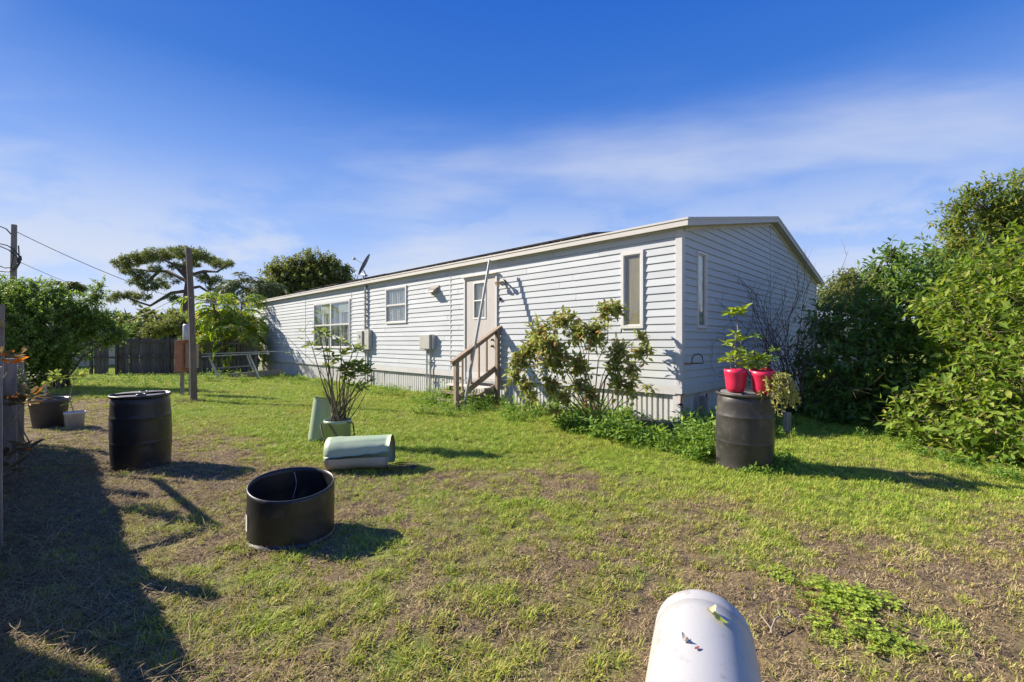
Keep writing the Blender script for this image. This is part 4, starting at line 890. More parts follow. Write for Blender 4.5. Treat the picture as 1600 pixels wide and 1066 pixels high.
def leaf_objs(P, D, Nn, Ls, Ws, mt, parent, base, droop=.12, fold=.12):
    me = unit_leaf(mt, droop, fold)
    for p, d, n_, l, w_ in zip(P, D, Nn, Ls, Ws):
        d = Vector(d).normalized(); s = d.cross(Vector(n_)); s = s.normalized() if s.length > 1e-5 else d.orthogonal().normalized(); n2 = s.cross(d)
        o = bpy.data.objects.new('leaf', me); COL.objects.link(o); o.parent = parent
        q = Vector(p)-base
        o.matrix_local = Matrix(((d.x*l, -s.x*w_, n2.x*l, q.x), (d.y*l, -s.y*w_, n2.y*l, q.y), (d.z*l, -s.z*w_, n2.z*l, q.z), (0, 0, 0, 1)))
def twigs(rs, lobes, dens, tl, up=.35, inner=.45, spread=.5):
    """start points and directions of leafy twigs filling ellipsoid lobes"""
    S, D, Ln = [], [], []
    for l in lobes:
        c = np.array(l[:3]); r = np.array(l[3:6]) if len(l) >= 6 else np.array([l[3]]*3); k = max(3, int(dens*float(np.mean(r)**2)))
        u = nrm(rs.normal(size=(k, 3))); q = inner+(1-inner)*rs.rand(k, 1)**.6
        st = c+u*r*q; d = nrm(u+np.array([0, 0, up])+rs.normal(size=(k, 3))*spread)
        S.append(st-d*tl*.5); D.append(d); Ln.append(tl*rs.uniform(.5, 1.15, k))
    return np.concatenate(S), np.concatenate(D), np.concatenate(Ln)
def leaf_along(rs, S, D, Ln, per, ll, lw, sag=.12, out=.75, jit=.35):
    k = len(S); j = np.tile(np.arange(per), k); S_, D_, L_ = [np.repeat(a, per, axis=0) for a in (S, D, Ln)]
    t = (j+.6+rs.uniform(-.3, .3, k*per))/per; P = S_+D_*(L_*t)[:, None]; P[:, 2] -= sag*L_*t*t
    a = j*2.4+np.repeat(rs.uniform(0, 6.28, k), per); U = nrm(np.cross(D_, np.array([.3, .2, 1.0]))); W_ = np.cross(D_, U)
    lat = U*np.cos(a)[:, None]+W_*np.sin(a)[:, None]
    d = nrm(D_*(1-out*.5)+lat*out+rs.normal(size=P.shape)*jit*.4); d[:, 2] -= .12
    n_ = nrm(np.array([0, 0, 1.])+rs.normal(size=P.shape)*jit); sz = rs.uniform(.65, 1.2, k*per)
    return P, nrm(d), n_, ll*sz, lw*sz
def twig_tubes(m, S, D, Ln, r_, n=3, sag=.12, every=1):
    for s, d, l in zip(S[::every], D[::every], Ln[::every]):
        e = s+d*l; e = (e[0], e[1], e[2]-sag*l); mid = s+d*l*.5; m.tube([s, tuple(mid), e], [r_, r_*.8, r_*.4], n, cap=False)
def limb(m, a, b, r0_, r1_, rs, n=6, seg=6, bend=.12):
    a = np.array(a); b = np.array(b); l = np.linalg.norm(b-a); pts = []
    off = rs.normal(size=3)*bend*l; 
    for k in range(seg+1):
        t = k/seg; p = a+(b-a)*t+off*math.sin(math.pi*t)*.6+rs.normal(size=3)*l*.012*(0 < k < seg); p[2] += .10*l*math.sin(math.pi*t); pts.append(tuple(p))
    m.tube(pts, [r0_+(r1_-r0_)*(k/seg) for k in range(seg+1)], n); return pts
def plant(name, base, lobes, dens, tl, per, ll, lw, lmat, smat, label, cat, seed, trunk_r=.03, single=0, up=.35, inner=.45, out=.75, group=None, foot=.1, stems=None, spread=.5, sag=.12, jit=.35, tube_every=1, limbs=True, tr_part='stem', crown='foliage', twr=.004, forked=None):
    rs = np.random.RandomState(seed); base = Vector(base); root = tag(empty(name, base), label, cat, group)
    S, D, Ln = twigs(rs, lobes, dens, tl, up, inner, spread)
    P, d, n_, l_, w_ = leaf_along(rs, S, D, Ln, per, ll, lw, sag, out, jit)
    keep = P[:, 2] > .02; P, d, n_, l_, w_ = P[keep], d[keep], n_[keep], l_[keep], w_[keep]
    m = MB()
    if limbs:
        for k, lb in enumerate(lobes):
            a = (base.x+rs.uniform(-foot, foot), base.y+rs.uniform(-foot, foot), 0)
            if forked: a = tuple(np.array(forked)+rs.normal(size=3)*.1)
            limb(m, a, lb[:3], trunk_r*rs.uniform(.5, 1), trunk_r*.25, rs)
            c = np.array(lb[:3])
            for q in range(5):
                v = nrm(rs.normal(size=3)+np.array([0, 0, .5])); r_ = lb[3]
                limb(m, c-v*.15*r_, c+v*r_*.85, trunk_r*.28, trunk_r*.08, rs, n=4, seg=3)
    if forked: limb(m, (base.x, base.y, -.05), forked, trunk_r*1.7, trunk_r*1.1, rs, n=8)
    if tube_every: twig_tubes(m, S, D, Ln, twr, 3, sag, tube_every)
    bb = MB(); bb.v = [(x-base.x, y-base.y, z-base.z) for x, y, z in m.v]; bb.f = m.f; bb.sm = m.sm
    if bb.f: tag(bb.build(tr_part, smat, root), kind='stuff')
    if single:
        dist = np.linalg.norm(P-CAM, axis=1); fr = np.abs(P[:, 0]/np.maximum(P[:, 1], .1)) < 1.12
        sc_ = dist+np.where(fr, 0, 50)+rs.uniform(0, .6, len(P)); idx = np.argsort(sc_); pick, rest = idx[:single], idx[single:]
        leaf_objs(P[pick], d[pick], n_[pick], l_[pick], w_[pick]*1.05, lmat, root, base)
        P, d, n_, l_, w_ = P[rest], d[rest], n_[rest], l_[rest], w_[rest]
    if len(P):
        me = leaves(P-np.array(base), d, n_, l_, w_, lmat, crown); tag(link(crown, me, root), kind='stuff')
    return root
def LQ(px, py, Y, r, ry=None, rz=None):
    p = Q(px, py, Y); return (p.x, p.y, p.z, r, ry or r, rz or r)
# right hand side ------------------------------------------------
brt = [LQ(1425, 655, 6.5, .32), LQ(1475, 690, 6.0, .36), LQ(1535, 700, 5.6, .40), LQ(1600, 690, 5.4, .5), LQ(1430, 612, 6.7, .28), LQ(1515, 620, 6.1, .5), LQ(1590, 600, 5.8, .6), LQ(1545, 530, 6.4, .6), LQ(1615, 500, 6.2, .7), LQ(1495, 480, 7.0, .5), LQ(1555, 445, 7.0, .6), LQ(1630, 420, 6.8, .7), LQ(1700, 560, 6.2, .8), LQ(1500, 555, 6.7, .4), LQ(1680, 680, 5.6, .6)]
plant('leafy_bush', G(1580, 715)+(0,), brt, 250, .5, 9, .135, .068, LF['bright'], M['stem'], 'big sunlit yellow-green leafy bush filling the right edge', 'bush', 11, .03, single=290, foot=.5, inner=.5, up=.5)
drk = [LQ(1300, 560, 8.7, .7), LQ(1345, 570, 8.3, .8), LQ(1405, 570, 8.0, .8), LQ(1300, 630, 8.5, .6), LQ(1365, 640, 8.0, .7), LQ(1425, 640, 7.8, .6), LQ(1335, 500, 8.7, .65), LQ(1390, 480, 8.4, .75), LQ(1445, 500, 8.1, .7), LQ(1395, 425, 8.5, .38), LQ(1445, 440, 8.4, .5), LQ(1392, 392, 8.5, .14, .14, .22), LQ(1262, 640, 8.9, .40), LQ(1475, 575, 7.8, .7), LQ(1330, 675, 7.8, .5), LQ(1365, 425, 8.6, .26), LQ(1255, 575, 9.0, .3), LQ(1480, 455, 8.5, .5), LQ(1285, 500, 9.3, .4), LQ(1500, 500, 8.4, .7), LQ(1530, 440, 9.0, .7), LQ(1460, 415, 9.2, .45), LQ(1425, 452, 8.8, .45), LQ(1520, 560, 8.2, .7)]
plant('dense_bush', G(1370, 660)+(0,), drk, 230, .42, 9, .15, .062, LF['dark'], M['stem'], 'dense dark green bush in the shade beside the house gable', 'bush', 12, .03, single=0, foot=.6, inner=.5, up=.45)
tal = [LQ(1500, 365, 10, .50, .5, .3), LQ(1545, 335, 10, .55, .5, .3), LQ(1590, 350, 10, .6, .6, .35), LQ(1520, 303, 10, .32, .3, .22), LQ(1548, 288, 10, .20, .2, .15), LQ(1482, 345, 10, .22, .3, .14), LQ(1480, 400, 10, .40, .4, .3), LQ(1560, 400, 10, .8, .8, .5), LQ(1600, 305, 10, .3, .5, .25), LQ(1650, 360, 10, .8, .8, .7), LQ(1500, 440, 9.6, .5), LQ(1580, 460, 9.8, .8), LQ(1510, 410, 9.8, .6), LQ(1600, 410, 10, .9), LQ(1570, 325, 10, .5), LQ(1620, 275, 10, .4, .5, .3), LQ(1500, 325, 10, .3, .3, .18)]
plant('tall_tree', (10.6, 10.2, 0), tal, 230, .6, 16, .14, .05, LF['tall'], M['bark'], 'taller olive-green tree with feathery leaves behind the right bush', 'tree', 13, .07, up=.25, inner=.2, out=.95, foot=.2, spread=.8, sag=.2, tr_part='trunk', crown='crown', forked=(10.5, 10.2, 2.2))
far1 = [LQ(1300, 470, 32, 1.6), LQ(1335, 460, 32, 1.8), LQ(1290, 500, 31, 1.6), LQ(1370, 470, 32, 1.8), LQ(1325, 440, 32, .8)]
plant('background_tree', (23, 32.4, 0), far1, 90, .9, 10, .26, .13, LF['oak'], M['bark'], 'round dark tree far behind in the gap right of the gable', 'tree', 14, .15, tube_every=0, foot=.3, tr_part='trunk', crown='crown')
# bare twiggy shrub at the gable
def bare_shrub():
    rs = np.random.RandomState(21); base = np.array([*G(1247, 648), 0.]); base[:2] = (5.62, 9.10); m = MB()
    def grow(p, d, l, r, lev):
        n = 4; pts = [p.copy()]; 
        for k in range(n):
            d = nrm(d+rs.normal(size=3)*.12); p = p+d*l/n; pts.append(p.copy())
            if lev < 3 and k >= 1 and rs.rand() < .85:
                grow(p.copy(), nrm(d+rs.normal(size=3)*.42), l*rs.uniform(.45, .75), r*.6, lev+1)
        m.tube([tuple(q-base) for q in pts], [r*(1-.75*i/n) for i in range(n+1)], 4 if lev else 6)
    for k in range(30):
        d = nrm(np.array([-.30+rs.normal()*.36, -.22+rs.normal()*.30, 1.0])); grow(base+rs.normal(size=3)*np.array([.12, .12, 0]), d, rs.uniform(1.1, 1.9), .014, 0)
    root = tag(empty('bare_shrub', tuple(base)), 'leafless purple-brown twiggy shrub standing against the gable siding', 'shrub')
    tag(m.build('branch_tangle', M['twig'], root), kind='stuff')
bare_shrub()
# hibiscus-like shrub before the front wall
hib = [LQ(828, 545, 7.7, .20), LQ(845, 520, 7.8, .24), LQ(880, 498, 7.8, .20), LQ(905, 520, 7.6, .2), LQ(945, 485, 7.8, .17), LQ(962, 480, 7.8, .13), LQ(930, 520, 7.6, .22), LQ(870, 560, 7.5, .24), LQ(905, 570, 7.7, .2), LQ(965, 550, 7.6, .2), LQ(1000, 548, 7.7, .13), LQ(1014, 545, 7.7, .08), LQ(860, 600, 7.5, .15), LQ(905, 600, 7.6, .13), LQ(965, 595, 7.6, .14), LQ(832, 620, 7.5, .09), LQ(865, 640, 7.4, .09), LQ(1012, 603, 7.7, .07), LQ(960, 570, 7.5, .16), LQ(812, 560, 7.6, .16), LQ(802, 585, 7.6, .12), LQ(820, 600, 7.5, .13), LQ(885, 620, 7.5, .13), LQ(925, 615, 7.5, .13), LQ(985, 575, 7.6, .14), LQ(985, 600, 7.6, .12), LQ(1005, 525, 7.8, .10), LQ(855, 540, 7.4, .2)]
plant('flowering_shrub', G(928, 668)+(0,), hib, 900, .28, 6, .12, .066, LF['hib'], M['stem_red'], 'open many-stemmed shrub with bronze-green leaves before the front wall', 'shrub', 31, .016, single=280, foot=.07, inner=.15, up=.1, sag=.25, jit=.5, twr=.003)
# pots on the drum
def leaf_clump(root, base, pts, n, ll, lw, mt, seed, rad=.05, up=.3, obj=True):
    """rosettes of leaves at given points (world)"""
    rs = np.random.RandomState(seed); P, D, Nn = [], [], []
    for p in pts:
        r_ = p[3] if len(p) > 3 else rad; k = int(n*(p[4] if len(p) > 4 else 1)); c = np.array(p[:3])
        a = np.arange(k)*2.4+rs.uniform(0, 6); el = rs.uniform(-.25, .9, k)+up-.2
        d = np.stack([np.cos(a)*np.cos(el), np.sin(a)*np.cos(el), np.sin(el)], 1); P.append(c+d*r_*rs.uniform(.1, 1, (k, 1))); D.append(d); Nn.append(nrm(np.array([0, 0, 1.])-d*.3+rs.normal(size=(k, 3))*.25))
    P, D, Nn = np.concatenate(P), np.concatenate(D), np.concatenate(Nn); s = rs.uniform(.6, 1.15, len(P))
    if obj: leaf_objs(P, D, Nn, ll*s, lw*s, mt, root, Vector(base), .18, .10)
    else: tag(link('foliage', leaves(P-np.array(base), D, Nn, ll*s, lw*s, mt), root), kind='stuff')
def stemtube(pts, r_, mt, root, base, name='stem'):
    m = MB(); m.tube([tuple(Vector(p)-Vector(base)) for p in pts], [r_*(1-.5*i/(len(pts)-1)) for i in range(len(pts))], 6); m.build(name, mt, root)
YP = 5.2; b1 = tuple(Q(1150, 590, YP)); b1 = (b1[0], b1[1], TZ+.19)
pl = tag(empty('lime_plant', b1), 'tall lime-green leafy plant growing in the left red pot', 'potted plant')
stemtube([b1, Q(1149, 560, YP), Q(1148, 535, YP), Q(1153, 515, YP), Q(1151, 500, YP)], .009, M['stem_pale'], pl, b1)
stemtube([Vector(b1)+Vector((-.04, 0, 0)), Q(1141, 570, YP), Q(1142, 548, YP)], .006, M['stem_pale'], pl, b1); stemtube([Vector(b1)+Vector((.03, 0, 0)), Q(1156, 560, YP), Q(1158, 530, YP)], .006, M['stem_pale'], pl, b1)
leaf_clump(pl, b1, [(*Q(1150, 489, YP), .05, 1.4), (*Q(1160, 485, YP), .04), (*Q(1141, 490, YP), .03), (*Q(1148, 522, YP), .03, .7), (*Q(1155, 533, YP), .04), (*Q(1137, 537, YP), .02, .4), (*Q(1143, 560, YP), .05, 1.2), (*Q(1154, 548, YP), .04), (*Q(1135, 563, YP), .03, .8)], 10, .10, .075, LF['lime'], 41)
b2 = (2.80, 5.09, TZ+.18); pl2 = tag(empty('bushy_plant', b2), 'bushy bright green plant between the pots with one tall stem', 'potted plant')
stemtube([b2, Q(1180, 560, YP), Q(1178, 545, YP), Q(1180, 528, YP)], .006, M['stem'], pl2, b2)
leaf_clump(pl2, b2, [(*Q(1180, 526, YP), .03, 1.0)], 9, .09, .03, LF['dark'], 43)
leaf_clump(pl2, b2, [(*Q(1162+8*(k % 5)+r1.uniform(-4, 4), 574-8*(k//5)+r1.uniform(-4, 4), YP+r1.uniform(-.08, .12)), .05, 1) for k in range(14)], 14, .075, .045, LF['lime'], 44)
b3 = (2.89, 5.40, TZ+.2); pl3 = tag(empty('grey_leaf_plant', b3), 'small dark-leaved plant in the pale green pot at the back', 'potted plant')
leaf_clump(pl3, b3, [(*Q(1206, 562, 5.4), .04), (*Q(1210, 548, 5.4), .03), (*Q(1196, 560, 5.4), .03), (*Q(1188, 572, 5.4), .04)], 9, .065, .035, LF['dark'], 45)
stemtube([b3, Q(1205, 555, 5.4)], .006, M['stem'], pl3, b3)
def trailing():
    rs = np.random.RandomState(8); b = (2.87, 4.99, TZ+.19); root = tag(empty('trailing_succulent', b), 'pale yellow-green trailing plant spilling down the right side of the drum', 'trailing plant'); m = MB(); P, D = [], []
    for k in range(44):
        d = nrm(np.array([rs.uniform(-.5, .75), rs.uniform(-.75, -.1), .35])); p = np.array(b)+np.array([rs.uniform(-.05, .08), rs.uniform(-.05, .05), 0]); L_ = rs.uniform(.10, .42) if k > 5 else rs.uniform(.4, .6); pts = [p-np.array(b)]; v = d*.36
        for s in range(10):
            v = v+np.array([0, 0, -.13]); v[:2] *= .80; v = v+rs.normal(size=3)*.06; p = p+nrm(v)*L_/10
            rr = np.hypot(p[0]-2.71, p[1]-5.32)
            if rr < DR+.03 and p[2] < TZ: q = (DR+.03)/rr; p[0] = 2.71+(p[0]-2.71)*q; p[1] = 5.32+(p[1]-5.32)*q
            pts.append(p-np.array(b))
            for _ in range(3): P.append(p.copy()); D.append(nrm(rs.normal(size=3)+np.array([0, 0, .3])))
        m.tube([tuple(q) for q in pts], .0028, 4)
    tag(m.build('stem_tangle', M['stem_pale'], root), kind='stuff'); P, D = np.array(P), np.array(D); n_ = nrm(rs.normal(size=P.shape)); s = rs.uniform(.7, 1.2, len(P))
    tag(link('foliage', leaves(P-np.array(b), D, n_, .042*s, .022*s, LF['trail']), root), kind='stuff')
    leaf_clump(root, b, [(*Q(1193, 578, 5.0), .03)], 7, .03, .02, LF['orange'], 48)
trailing()
# leggy plant in the green bucket pot
pb_ = potP.location; YY = float(pb_.y)
lp = tag(empty('leggy_plant', (pb_.x, pb_.y, .31)), 'leggy many-stemmed plant with light leaf rosettes growing in the green pot', 'potted plant'); bb_ = (pb_.x, pb_.y, .31)
rs_ = np.random.RandomState(77)
tips = [(487, 540), (498, 518), (508, 525), (515, 572), (505, 548), (532, 535), (535, 555), (553, 545), (560, 548), (520, 560), (540, 580), (545, 590), (500, 580), (570, 590), (560, 600), (528, 575), (515, 540)]
for k, (tx, ty) in enumerate(tips):
    tp = Q(tx, ty, YY+rs_.uniform(-.15, .15)); s0 = Vector(bb_)+Vector((rs_.uniform(-.10, .10), rs_.uniform(-.08, .08), -.02)); md = s0.lerp(tp, .5)+Vector((rs_.uniform(-.05, .05), rs_.uniform(-.05, .05), rs_.uniform(0, .04)))
    stemtube([s0, s0.lerp(md, .5)+Vector((rs_.uniform(-.02, .02), 0, 0)), md, md.lerp(tp, .5)+Vector((rs_.uniform(-.02, .02), 0, 0)), tp], .011, M['stem'], lp, bb_)
for k in range(16):
    s0 = Vector(bb_)+Vector((rs_.uniform(-.13, .13), rs_.uniform(-.1, .1), -.03)); tp = Q(512+rs_.uniform(-8, 60), 610+rs_.uniform(-25, 15), YY+rs_.uniform(-.15, .15)); md = s0.lerp(tp, .55)+Vector((rs_.uniform(-.05, .03), 0, 0)); stemtube([s0, md, tp], .009, M['stem'], lp, bb_)
leaf_clump(lp, bb_, [(*Q(tx, ty, YY), .04, 1) for tx, ty in tips[:12]], 11, .12, .055, LF['plum'], 51)
leaf_clump(lp, bb_, [(*Q(555+rs_.uniform(-16, 22), 592+rs_.uniform(-22, 20), YY+rs_.uniform(-.1, .1)), .05, 1) for k in range(22)], 11, .10, .042, LF['plumd'], 52)
# thin arching stems to the far left of the rosettes
for q in ([(506, 548), (488, 560), (470, 552), (455, 552)], [(500, 520), (485, 500), (473, 520)], [(487, 540), (478, 522)]):
    stemtube([Q(x_, y_, YY) for x_, y_ in q], .004, M['stem'], lp, bb_)
leaf_clump(lp, bb_, [(*Q(452, 552, YY), .015, .4), (*Q(473, 518, YY), .015, .4), (*Q(468, 530, YY), .015, .3)], 9, .06, .035, LF['plum'], 53)
# plants in the left tub and bucket
tb_ = potT.location; b = (tb_.x, tb_.y, .41); r_ = tag(empty('tub_seedlings', b), 'young broad-leaved plants in the dark nursery tub', 'potted plant')
ty_ = float(tb_.y); tp_ = [(85, 585), (92, 592), (60, 612), (70, 605), (78, 598)]
for x_, y_ in tp_: stemtube([b, Q(x_, y_, ty_)], .007, M['stem'], r_, b)
leaf_clump(r_, b, [(*Q(x_, y_, ty_), .05, 1) for x_, y_ in tp_], 11, .11, .06, LF['plum'], 61)
bb2 = potB.location; b = (bb2.x, bb2.y, .22); r_ = tag(empty('bucket_seedling', b), 'single bent leafy stem growing in the white bucket', 'potted plant')
stemtube([b, Q(108, 622, float(bb2.y)), Q(113, 605, float(bb2.y)), Q(118, 592, float(bb2.y))], .008, M['stem_pale'], r_, b)
leaf_clump(r_, b, [(*Q(119, 590, float(bb2.y)), .04, 1.3), (*Q(124, 588, float(bb2.y)), .03, 1), (*Q(108, 632, float(bb2.y)), .04, .8)], 10, .10, .055, LF['plum'], 62)
# bronze-leaved plant at the left edge
def croton():
    rs = np.random.RandomState(5); Yc = 4.3; b = (Q(-30, 800, Yc)); b.z = 0; root = tag(empty('bronze_leaf_plant', b), 'straggly bronze-leaved plant with orange leaves leaning in at the left edge', 'plant')
    lines = [[(-30, 780), (0, 672), (22, 655), (38, 632)], [(-30, 780), (0, 745), (25, 722), (44, 706)], [(-30, 700), (0, 600), (12, 582)], [(-20, 760), (20, 740), (34, 730)]]
    for ln_ in lines: stemtube([Q(x_, y_, Yc+rs.uniform(-.1, .1)) for x_, y_ in ln_], .010, M['stem_pale'], root, b)
    leaf_clump(root, b, [(*Q(38, 632, Yc), .06, 1.3), (*Q(50, 620, Yc), .06, 1.0), (*Q(25, 630, Yc), .05, .8), (*Q(10, 560, Yc), .05, .8), (*Q(46, 700, Yc), .03, .4), (*Q(28, 708, Yc), .05, .6), (*Q(8, 715, Yc), .06, .8), (*Q(12, 735, Yc), .06, .8), (*Q(28, 555, Yc), .05, .5)], 9, .15, .055, LF['croton'], 71)
    leaf_clump(root, b, [(*Q(17, 568, Yc), .02, .5), (*Q(4, 557, Yc), .02, .4), (*Q(48, 702, Yc), .01, .15)], 8, .12, .06, LF['orange'], 72)
    shr = [LQ(15, 590, 5.6, .22), LQ(28, 600, 5.9, .18), LQ(-5, 620, 5.4, .3)]
    plant('grey_shrub', (-6.0, 5.75, 0), shr, 500, .3, 7, .05, .03, LF['willow'], M['stem'], 'small grey-green shrub beside the low fence end at left', 'shrub', 73, .012, foot=.05)
croton()
# left hedge tree
hed = [LQ(30, 510, 14, 1.2), LQ(85, 520, 14, 1.15), LQ(130, 500, 14.2, .55), LQ(50, 565, 13.8, .8), LQ(85, 572, 14, .5), LQ(15, 465, 14.2, .55), LQ(62, 465, 14.2, .6), LQ(-50, 500, 14, 1.6), LQ(110, 482, 14.2, .5), LQ(152, 500, 14.3, .5), LQ(150, 462, 14.3, .28), LQ(158, 446, 14.3, .16), LQ(182, 520, 14.4, .32), LQ(168, 532, 14.3, .2), LQ(20, 590, 13.6, .5), LQ(-20, 590, 13.6, .7), LQ(95, 455, 14.3, .2), LQ(35, 448, 14.2, .2)]
plant('rounded_hedge_tree', (-14.3, 14.1, 0), hed, 620, .42, 13, .09, .05, LF['hedge'], M['bark'], 'large rounded small-leaved hedge tree at the left edge', 'tree', 81, .05, foot=.5, inner=.4, tube_every=3, tr_part='trunk', crown='crown', twr=.006, up=.4)
low = [LQ(118, 585, 17.5, .35), LQ(150, 560, 19, .5, .5, .3), LQ(190, 512, 22, .6), LQ(215, 515, 23, .5, .5, .3)]
plant('low_shrub', (-16.7, 17.4, 0), low[:1], 260, .3, 10, .09, .05, LF['hedge'], M['stem'], 'low sunlit shrub in the gap between hedge and board fence', 'shrub', 82, .02)
beh = [LQ(255, 512, 26, .7, .7, .4), LQ(285, 505, 26, .9, .8, .6), LQ(310, 515, 26, .7), LQ(270, 495, 27, .5), LQ(235, 518, 26, .5), LQ(330, 520, 26, .8)]
plant('shrub_beyond_fence', (-18.5, 26.2, 0), beh, 300, .6, 12, .16, .07, LF['oak'], M['bark'], 'dark shrub rising beyond the board fence below the pine', 'shrub', 83, .06, tube_every=2, foot=.4)
beh2 = [LQ(190, 518, 24, .5), LQ(175, 525, 24, .5), LQ(205, 508, 24, .35)]
plant('shrub_beyond_fence', (-20.5, 24.2, 0), beh2, 150, .5, 12, .12, .06, LF['hedge'], M['bark'], 'light green shrub tips beyond the left end of the board fence', 'shrub', 84, .05, tube_every=2, foot=.3)
# pine
def pine():
    rs = np.random.RandomState(33); Yp = 30.; b = Q(297, 535, Yp); b.z = 0; root = tag(empty('pine_tree', b), 'flat-topped pine with layered needle clumps behind the wooden pole', 'tree'); m = MB()
    def tr(pts, r0_, r1_, dy=0):
        n = len(pts); q = [Q(x_, y_, Yp+dy*i/n)-b for i, (x_, y_) in enumerate(pts)]; m.tube(q, [r0_+(r1_-r0_)*i/(n-1) for i in range(n)], 8)
    tr([(297, 569), (293, 540), (290, 500), (291, 470), (294, 440), (287, 415)], .30, .14)
    for pts, dy in (([(291, 455), (268, 458), (248, 470), (235, 478), (222, 474), (205, 468), (188, 460)], -1), ([(292, 440), (262, 424), (235, 424), (205, 420), (190, 414)], 1), ([(292, 435), (270, 412), (250, 405)], -1), ([(290, 425), (310, 405), (330, 402)], 1), ([(292, 432), (318, 424), (340, 425), (356, 412)], -1), ([(291, 452), (312, 448), (328, 458), (338, 468)], 1), ([(290, 475), (278, 466), (268, 466)], 0), ([(248, 424), (232, 440), (225, 448)], 0), ([(290, 420), (285, 402)], 0), ([(318, 424), (330, 438)], 0)): tr(pts, .12, .035, dy*1.6)
    tag(m.build('trunk', M['bark'], root), kind='stuff')
    cl_ = [(190, 413, 12), (205, 408, 15), (225, 403, 16), (245, 399, 17), (268, 396, 17), (290, 395, 16), (312, 399, 15), (332, 408, 13), (345, 414, 12), (357, 412, 8), (200, 424, 10), (220, 430, 12), (243, 420, 9), (212, 440, 9), (232, 446, 14), (250, 441, 10), (262, 430, 8), (276, 416, 10), (300, 412, 11), (326, 438, 12), (313, 432, 7), (340, 436, 7), (330, 450, 6), (222, 463, 10), (205, 460, 9), (188, 462, 10), (176, 468, 8), (270, 466, 9), (282, 470, 5), (330, 466, 5), (213, 472, 6), (275, 440, 6), (258, 448, 6), (322, 470, 4)]
    lobes = [LQ(x_, y_, Yp+rs.uniform(-1.6, 1.6), r_/23.7*.92, r_/22., r_/23.7*.5) for x_, y_, r_ in cl_]
    S, D, Ln = twigs(rs, lobes, 420, .3, .6, .5, .6); P, d, n_, l_, w_ = leaf_along(rs, S, D, Ln, 9, .24, .035, .05, .8, .9)
    tag(link('crown', leaves(P-np.array(b), d, n_, l_, w_*1.3, LF['pine'], 'crown'), root), kind='stuff')
pine()
# palms
def frond(rs, P, D, N_, L_, m, base, az, el0, length, nleaf, ll, lw, sag, reach=1.0):
    p = np.array(base, float); h = np.array([math.cos(az), math.sin(az), 0]); el = el0; pts = [p.copy()]; n = 14
    for k in range(n):
        el -= sag/n*(1+k/n); d = h*math.cos(el)+np.array([0, 0, math.sin(el)]); q = p+d*length/n
        if k > 2:
            for s_ in (1, -1):
                for j in range(nleaf):
                    pp_ = p+(q-p)*j/nleaf; sd = np.cross(d, [0, 0, 1.]); sd /= max(np.linalg.norm(sd), .1); tp = 1-abs((k-3)/(n-3)-.4)*.9
                    ld = nrm(sd*s_*1.0+d*.75+np.array([0, 0, rs.uniform(-.25, .25)])); P.append(pp_); D.append(ld); N_.append([0, 0, 1.]+rs.normal(size=3)*.3); L_.append(ll*tp*rs.uniform(.8, 1.1))
        p = q; pts.append(p.copy())
    m.tube([tuple(x) for x in pts], [.022*(1-.8*i/n) for i in range(n+1)], 4)
def palm(name, b, n, length, h0, h1, label, lmat, seed, sag=1.6, ll=.38, lw=.035, stems=7, foot=.3, elr=(.5, 1.35)):
    rs = np.random.RandomState(seed); P, D, N_, L_ = [], [], [], []; m = MB(); tr = MB(); root = tag(empty(name, b), label, 'palm')
    for k in range(stems):
        x0, y0 = rs.uniform(-foot, foot, 2); tx, ty2 = x0*1.8, y0*1.8; hh = rs.uniform(h0, h1); tr.tube([(x0, y0, -.05), ((x0+tx)/2, (y0+ty2)/2, hh*.55), (tx, ty2, hh)], [.06, .05, .04], 8)
        for j in range(n): frond(rs, P, D, N_, L_, m, (tx, ty2, hh), j*2.4+rs.uniform(0, 6), rs.uniform(*elr), length*rs.uniform(.7, 1.1), 2, ll, lw, sag*rs.uniform(.7, 1.2))
    tag(tr.build('trunk', M['bark'], root), kind='stuff'); tag(m.build('frond_ribs', M['stem_pale'], root), kind='stuff')
    P, D, N_, L_ = map(np.array, (P, D, N_, L_)); tag(link('fronds', leaves(P, D, N_, L_, np.full(len(P), lw), lmat, 'fronds', .3), root), kind='stuff'); return root
pc = Q(362, 535, 21.3); palm('areca_palm', (pc.x, pc.y, 0), 11, 1.6, .6, 3.4, 'bushy yellow-green palm between the board fence and the house end', LF['palm'], 91, stems=16, foot=.5, elr=(.3, 1.3), ll=.42, lw=.065)
pc = Q(110, 535, 26); palm('fan_palm', (pc.x, pc.y, 0), 16, 1.1, 4.6, 4.7, 'dark spiky palm crown poking up behind the left hedge tree', LF['pine'], 92, stems=1, foot=.01, elr=(-.1, .8), sag=.9, ll=.45, lw=.09)
pc = Q(402, 535, 34); palm('grey_palm', (pc.x, pc.y, 0), 22, 3.0, 5.2, 5.6, 'grey-green drooping palm beyond the house end', LF['willow'], 93, stems=2, foot=.4, elr=(.2, 1.3), sag=1.9, ll=.75, lw=.10)
pc = Q(345, 535, 33); palm('grey_palm', (pc.x, pc.y, 0), 14, 2.0, 2.8, 3.4, 'small dull palm right of the pine above the fence', LF['willow'], 94, stems=2, foot=.3, elr=(.2, 1.3), sag=1.7, ll=.6, lw=.09)
oak = [LQ(438, 425, 38, 1.2), LQ(465, 415, 38, 1.1), LQ(490, 408, 38, 1.0), LQ(512, 412, 38, 1.0), LQ(475, 440, 38, 2.0), LQ(520, 435, 38, 1.5), LQ(445, 450, 38, 2.0), LQ(545, 440, 38, .9), LQ(498, 450, 38, 2.0), LQ(430, 470, 37, 2.0), LQ(540, 425, 38, .6)]
